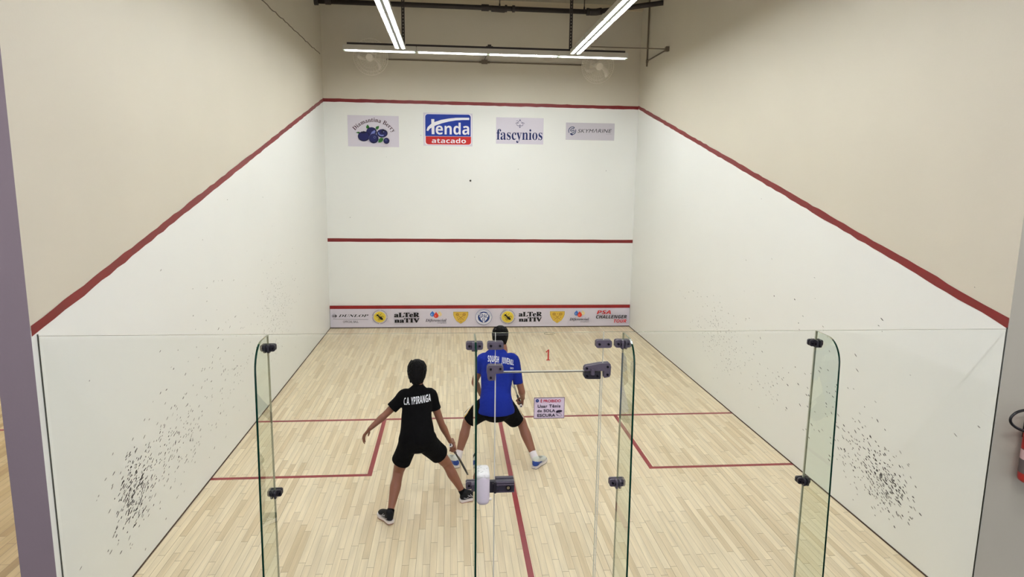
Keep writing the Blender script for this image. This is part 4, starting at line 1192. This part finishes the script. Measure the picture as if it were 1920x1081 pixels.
head(bm, A['hd'], headf, UP, .9)
def limb(P, R, fl=1.0): loft(bm, P, R, [r * fl for r in R], (0, 1, 0), n=16, sub=4)
limb([A['hipL'], A['hipL'].lerp(A['kneeL'], .5), A['hipL'].lerp(A['kneeL'], .85), A['kneeL'], A['kneeL'].lerp(A['ankL'], .18), A['kneeL'].lerp(A['ankL'], .34) + V((0, -.012, 0)), A['kneeL'].lerp(A['ankL'], .6), A['kneeL'].lerp(A['ankL'], .85), A['ankL']], [.066, .068, .058, .052, .048, .052, .042, .031, .033])
limb([A['hipR'], A['hipR'].lerp(A['kneeR'], .5), A['hipR'].lerp(A['kneeR'], .85), A['kneeR'], A['kneeR'].lerp(A['ankR'], .18), A['kneeR'].lerp(A['ankR'], .34) + V((0, -.012, 0)), A['kneeR'].lerp(A['ankR'], .6), A['kneeR'].lerp(A['ankR'], .85), A['ankR']], [.066, .068, .058, .052, .048, .051, .041, .031, .033])
limb([A['shL'], A['shL'].lerp(A['elL'], .45), A['elL'], A['elL'].lerp(A['wrL'], .25), A['elL'].lerp(A['wrL'], .6), A['wrL']], [.047, .042, .034, .036, .029, .021], .95)
limb([A['shR'], A['shR'].lerp(A['elR'], .45), A['elR'], A['elR'].lerp(A['wrR'], .25), A['elR'].lerp(A['wrR'], .6), A['wrR']], [.047, .042, .035, .037, .029, .022], .95)
hand(bm, A['wrL'], (-.62, .05, -.78), (.45, -.3, -.8), (.1, .9, -.2), .88, curl=(.35, .4, .3), spread=1.0, thumb_close=.25)
bA, tA = V((-.680, 2.035, .570)), V((-.516, 2.508, .082)); hA = (tA - bA).normalized()
dA = (A['wrR'] - A['elR']).normalized(); dA = (dA - hA * dA.dot(hA) * .75); dA = (dA - hA * dA.dot(hA)).normalized()
# the handle crosses the palm; the wrist meets it from above
gc = bA + hA * .065
nA = hA.cross(dA)
if nA.x > 0: nA = -nA
hw = gc - dA * .062 - nA * .026
loft(bm, [A['elR'].lerp(A['wrR'], .8), A['wrR'], hw], [.025, .022, .024], [.024, .021, .018], hA, n=14, sub=4)
hand(bm, hw, dA, nA, hA, .97, curl=(1.25, 1.35, .9), spread=.2, thumb_close=.95)
bodyA = remeshed('body', bm, M_skinA, pa, .0048, 3)
hair(pa, A['hd'], headf, UP, 1.0, 21)
face_bits(pa, A['hd'], headf, UP, .9)
# shirt
bm = bmesh.new()
loft(bm, [(-.987, 1.972, 1.208), (-.988, 1.955, 1.175), (-.99, 1.94, 1.135), (-.992, 1.92, 1.085), (-.997, 1.89, 1.017), (-1.0, 1.84, .929), (-.993, 1.795, .838), (-.993, 1.772, .775)],
     [.052, .092, .132, .144, .140, .143, .156, .166], [.052, .075, .088, .105, .108, .105, .112, .122], n=26, open_end=.03)
loft(bm, [(-1.075, 1.935, 1.125), A['shL'] + V((0, 0, .002)), A['shL'].lerp(A['elL'], .3), (-1.236, 1.895, 1.008)], [.056, .063, .06, .062], [.06, .066, .058, .057], (0, 1, 0), n=18, open_end=.025)
loft(bm, [(-.91, 1.945, 1.125), A['shR'] + V((0, 0, .002)), A['shR'].lerp(A['elR'], .3), (-.818, 1.938, .975)], [.056, .062, .056, .054], [.06, .062, .053, .051], (0, 1, 0), n=18, open_end=.025)
shirtA = remeshed('shirt', bm, M_blk, pa, .006, 5)
s_ = .367 / .37 * .0048
back_print(shirtA, [('C.A. YPIRANGA', 'b', -1.116, 1.080, -.868, 1.142, 0, 0)], 'lettering', M_text, lambda x, y: V((x, 1.85, 2.222 - y + (x + .99) * .1 - .55 * (x + .985) ** 2)))
# shorts
bm = bmesh.new()
loft(bm, [(-.993, 1.79, .835), (-.993, 1.775, .78), (-.992, 1.772, .735), (-.99, 1.775, .700)], [.15, .168, .176, .165], [.112, .124, .128, .11], n=26)
loft(bm, [(-1.07, 1.77, .75), (-1.085, 1.78, .68), (-1.114, 1.80, .60), (-1.150, 1.822, .508)], [.09, .092, .090, .092], [.112, .108, .102, .100], (1, 0, 0), n=22, open_end=.03)
loft(bm, [(-.92, 1.785, .75), (-.90, 1.81, .69), (-.85, 1.87, .61), (-.788, 1.922, .528)], [.108, .106, .098, .095], [.118, .112, .104, .100], (1, .2, .3), n=22, open_end=.03)
remeshed('shorts', bm, M_blk, pa, .006, 5)
def det_black(up, o3, ln, wd):
    segs = []
    for s in (-1, 1):
        segs += [[o3(.30, s * .5, .075), o3(.42, s * .5, .05), o3(.55, s * .5, .045)], [o3(.40, s * .5, .08), o3(.47, s * .5, .055), o3(.62, s * .55, .04)], [o3(.10, s * .5, .055), o3(.25, s * .5, .04), o3(.4, s * .5, .06)]]
    on_surface(up, segs, .006, mat('silver_stripe', lin(176, 176, 182), .4), 'stripe')
    on_surface(up, [[o3(x, -.2, .12), o3(x + .02, 0, .13), o3(x, .2, .12)] for x in (.36, .43, .5, .57)], .007, mat('black_lace', lin(30, 30, 34), .7), 'lace')
def sock(person, a, d, r, ln, m):
    bm = bmesh.new(); a, d = V(a), V(d).normalized(); loft(bm, [a - d * .005, a + d * ln * .5, a + d * ln], [r * 1.03, r, r * .97], [r * 1.05, r, r * .97], (1, 0, 0), n=18, sub=3, open_end=.008)
    return remeshed('sock', bm, m, person, .0045, 2)
shoe(pa, (-1.222, 1.560), math.radians(122), .245, .092, M_shoeB, M_soleW, M_soleG, det_black, .012)
shoe(pa, (-.590, 1.966), math.radians(22), .245, .092, M_shoeB, M_soleW, M_soleG, det_black)
for a, k in (('ankL', 'kneeL'), ('ankR', 'kneeR')):
    sock(pa, A[a], A[k] - A[a], .0355, .062, M_blk)
finish(pa, OA)
vA = (V((-.6, 2.27, .33)) - V((-.6745, -4.2467, 3.1792))).normalized(); wA = (vA - hA * vA.dot(hA)).normalized(); wA = (wA + hA.cross(wA) * .07).normalized()
ra = racket('squash_racket', 'black framed racket with white butt cap held low by the player in black', bA, tA, wA, .685, mat('black_racket_frame', lin(40, 36, 38), .35), mat('dark_grip', lin(58, 40, 44), .7), pa)

# ---- player in blue
pb = thing('person', 'person in blue shirt and black shorts crouching wide, seen through the glass door edge', 'person', (-.17, 2.8, 0))
OB = V((-.17, 2.8, 0))
B = dict(neck=(-.098, 3.03, 1.262), hd=(-.122, 3.105, 1.395), hipL=(-.278, 2.79, .68), hipR=(-.085, 2.79, .68), kneeL=(-.489, 2.98, .455), ankL=(-.607, 2.81, .078), kneeR=(.115, 2.985, .445), ankR=(.262, 2.735, .078),
         shL=(-.322, 2.985, 1.172), elL=(-.408, 3.03, .905), wrL=(-.345, 3.17, .735), shR=(.012, 2.965, 1.168), elR=(.108, 2.925, .835), wrR=(.140, 3.07, .688))
B = {k: V(v) for k, v in B.items()}
headf = V((.12, .95, -.18))
bm = bmesh.new()
loft(bm, [(-.18, 2.77, .64), (-.182, 2.79, .74), (-.182, 2.84, .85), (-.172, 2.90, .98), (-.158, 2.945, 1.09), (-.14, 2.985, 1.18), (-.115, 3.01, 1.225)], [.165, .155, .145, .165, .175, .15, .06], [.11, .105, .10, .11, .11, .085, .055], n=22)
loft(bm, [(-.125, 3.0, 1.20), B['neck'], (-.118, 3.07, 1.335)], [.062, .056, .058], [.06, .058, .062], n=16)
head(bm, B['hd'], headf, UP, 1.0)
for sd in ('L', 'R'):
    h, k, a = B['hip' + sd], B['knee' + sd], B['ank' + sd]; q = 1.0 if sd == 'R' else .95
    limb([h, h.lerp(k, .5), h.lerp(k, .85), k, k.lerp(a, .18), k.lerp(a, .34) + V((0, -.012, 0)), k.lerp(a, .6), k.lerp(a, .85), a], [x * q for x in (.098, .086, .066, .058, .054, .058, .047, .035, .037)])
    s, e, w = B['sh' + sd], B['el' + sd], B['wr' + sd]
    limb([s, s.lerp(e, .45), e, e.lerp(w, .25), e.lerp(w, .6), w], [.056, .049, .040, .043, .034, .026], .95)
hand(bm, B['wrL'], (.35, .75, -.55), (.6, -.1, -.6), (.3, .4, .8), 1.0, curl=(.7, .8, .5), spread=.6)
bB, tB = V((.1255, 3.085, .588)), V((.045, 3.73, .80)); hB = (tB - bB).normalized()
dB = V((0, .35, -.94)); dB = (dB - hB * dB.dot(hB)).normalized()
gcB = bB + hB * .07; nB = hB.cross(dB)
if nB.x > 0: nB = -nB
hwB = gcB - dB * .066 - nB * .028
loft(bm, [B['elR'].lerp(B['wrR'], .8), B['wrR'], hwB], [.030, .027, .028], [.029, .025, .021], hB, n=14, sub=4)
hand(bm, hwB, dB, nB, hB, 1.0, curl=(1.25, 1.35, .9), spread=.2, thumb_close=.95)
remeshed('body', bm, M_skinB, pb, .0052, 3)
hair(pb, B['hd'], headf, UP, 1.0, 33)
face_bits(pb, B['hd'], headf, UP, 1.0)
bm = bmesh.new()
loft(bm, [(-.108, 3.02, 1.250), (-.122, 3.0, 1.228), (-.140, 2.985, 1.195), (-.154, 2.96, 1.14), (-.162, 2.935, 1.07), (-.173, 2.90, .972), (-.182, 2.84, .85), (-.185, 2.785, .745), (-.184, 2.768, .672), (-.184, 2.768, .640)],
     [.062, .115, .165, .185, .186, .176, .166, .186, .204, .205], [.06, .078, .10, .12, .125, .122, .118, .128, .138, .138], n=28, open_end=.03)
loft(bm, [(-.26, 2.985, 1.18), B['shL'], B['shL'].lerp(B['elL'], .3), (-.366, 3.002, 1.022)], [.062, .072, .066, .062], [.068, .072, .064, .058], (0, 1, 0), n=18, open_end=.025)
loft(bm, [(-.04, 2.97, 1.18), B['shR'], B['shR'].lerp(B['elR'], .35), (.072, 2.932, .905)], [.062, .075, .068, .060], [.068, .072, .062, .056], (0, 1, 0), n=18, open_end=.025)
shirtB = remeshed('shirt', bm, M_blue, pb, .0065, 5)
back_print(shirtB, [('SQUASH', 'bi', -.272, .0, -.150, .072, .0, 0), ('JUVENIL', 'bi', -.128, .0, .014, .072, .0, 0), ('2023', 'b', -.03, .082, .012, .100, 0, 0)], 'lettering', M_text,
           lambda x, y: V((x, 2.85, 1.238 - y - .42 * max(0, x + .20) ** 1.35 - .25 * min(0, x + .2) ** 2)))
bm = bmesh.new()
loft(bm, [(-.184, 2.79, .76), (-.184, 2.775, .70), (-.18, 2.78, .64), (-.178, 2.80, .60)], [.160, .178, .186, .16], [.108, .122, .128, .10], n=26)
loft(bm, [(-.26, 2.79, .70), (-.315, 2.82, .655), (-.385, 2.87, .59), (-.452, 2.93, .508)], [.115, .115, .104, .098], [.125, .122, .11, .10], (1, 0, .6), n=22, open_end=.03)
loft(bm, [(-.10, 2.79, .70), (-.07, 2.82, .645), (-.01, 2.87, .57), (.050, 2.925, .485)], [.115, .115, .106, .100], [.125, .122, .11, .10], (1, 0, -.6), n=22, open_end=.03)
shortsB = remeshed('shorts', bm, M_blk, pb, .006, 5)
on_surface(shortsB, [[(-.46, 2.85, .74), (-.52, 2.86, .62), (-.56, 2.90, .54)]], .045, M_cream, 'side_panel', .003)
on_surface(shortsB, [[(-.47, 2.83, .70), (-.53, 2.84, .60), (-.565, 2.88, .53)]], .012, M_gold, 'side_stripe', .005)
on_surface(shortsB, [[(.10, 2.84, .70), (.14, 2.86, .60), (.155, 2.90, .52)]], .05, M_cream, 'side_panel', .003)
on_surface(shortsB, [[(.11, 2.86, .66), (.15, 2.88, .58), (.16, 2.92, .51)]], .014, M_gold, 'side_stripe', .005)
def det_blue(up, o3, ln, wd):
    on_surface(up, [[o3(x, -.3, .10), o3(x + .02, 0, .13), o3(x, .3, .10)] for x in (.36, .44, .52, .60)], .008, mat('black_lace', lin(30, 30, 34), .7), 'lace')
ZB = ([M_shoeBl, mat('dark_toe_guard', lin(58, 52, 66), .5)], lambda x, y, z: 1 if x < .5 and z < .092 - .08 * x else (2 if x > .78 and z < .058 else 0))
shoe(pb, (.232, 2.683), math.radians(54), .275, .104, M_shoeW, M_soleW, M_soleD, det_blue, zones=ZB)
shoe(pb, (-.606, 2.752), math.radians(112), .275, .104, M_shoeW, M_soleW, M_soleD, det_blue, zones=ZB)
for a, k in (('ankL', 'kneeL'), ('ankR', 'kneeR')):
    sock(pb, B[a], B[k] - B[a], .041, .105, M_sock)
finish(pb, OB)
vB = (V((.09, 3.45, .7)) - V((-.6745, -4.2467, 3.1792))).normalized(); wB = (vB - hB * vB.dot(hB)).normalized(); wB = (wB + hB.cross(wB) * .18).normalized()
racket('squash_racket', 'racket held forward by the player in blue, strings showing beside the forearm', bB, tB, wB, .685, mat('grey_racket_frame', lin(156, 152, 140), .35), mat('black_grip', lin(20, 20, 22), .7), pb)
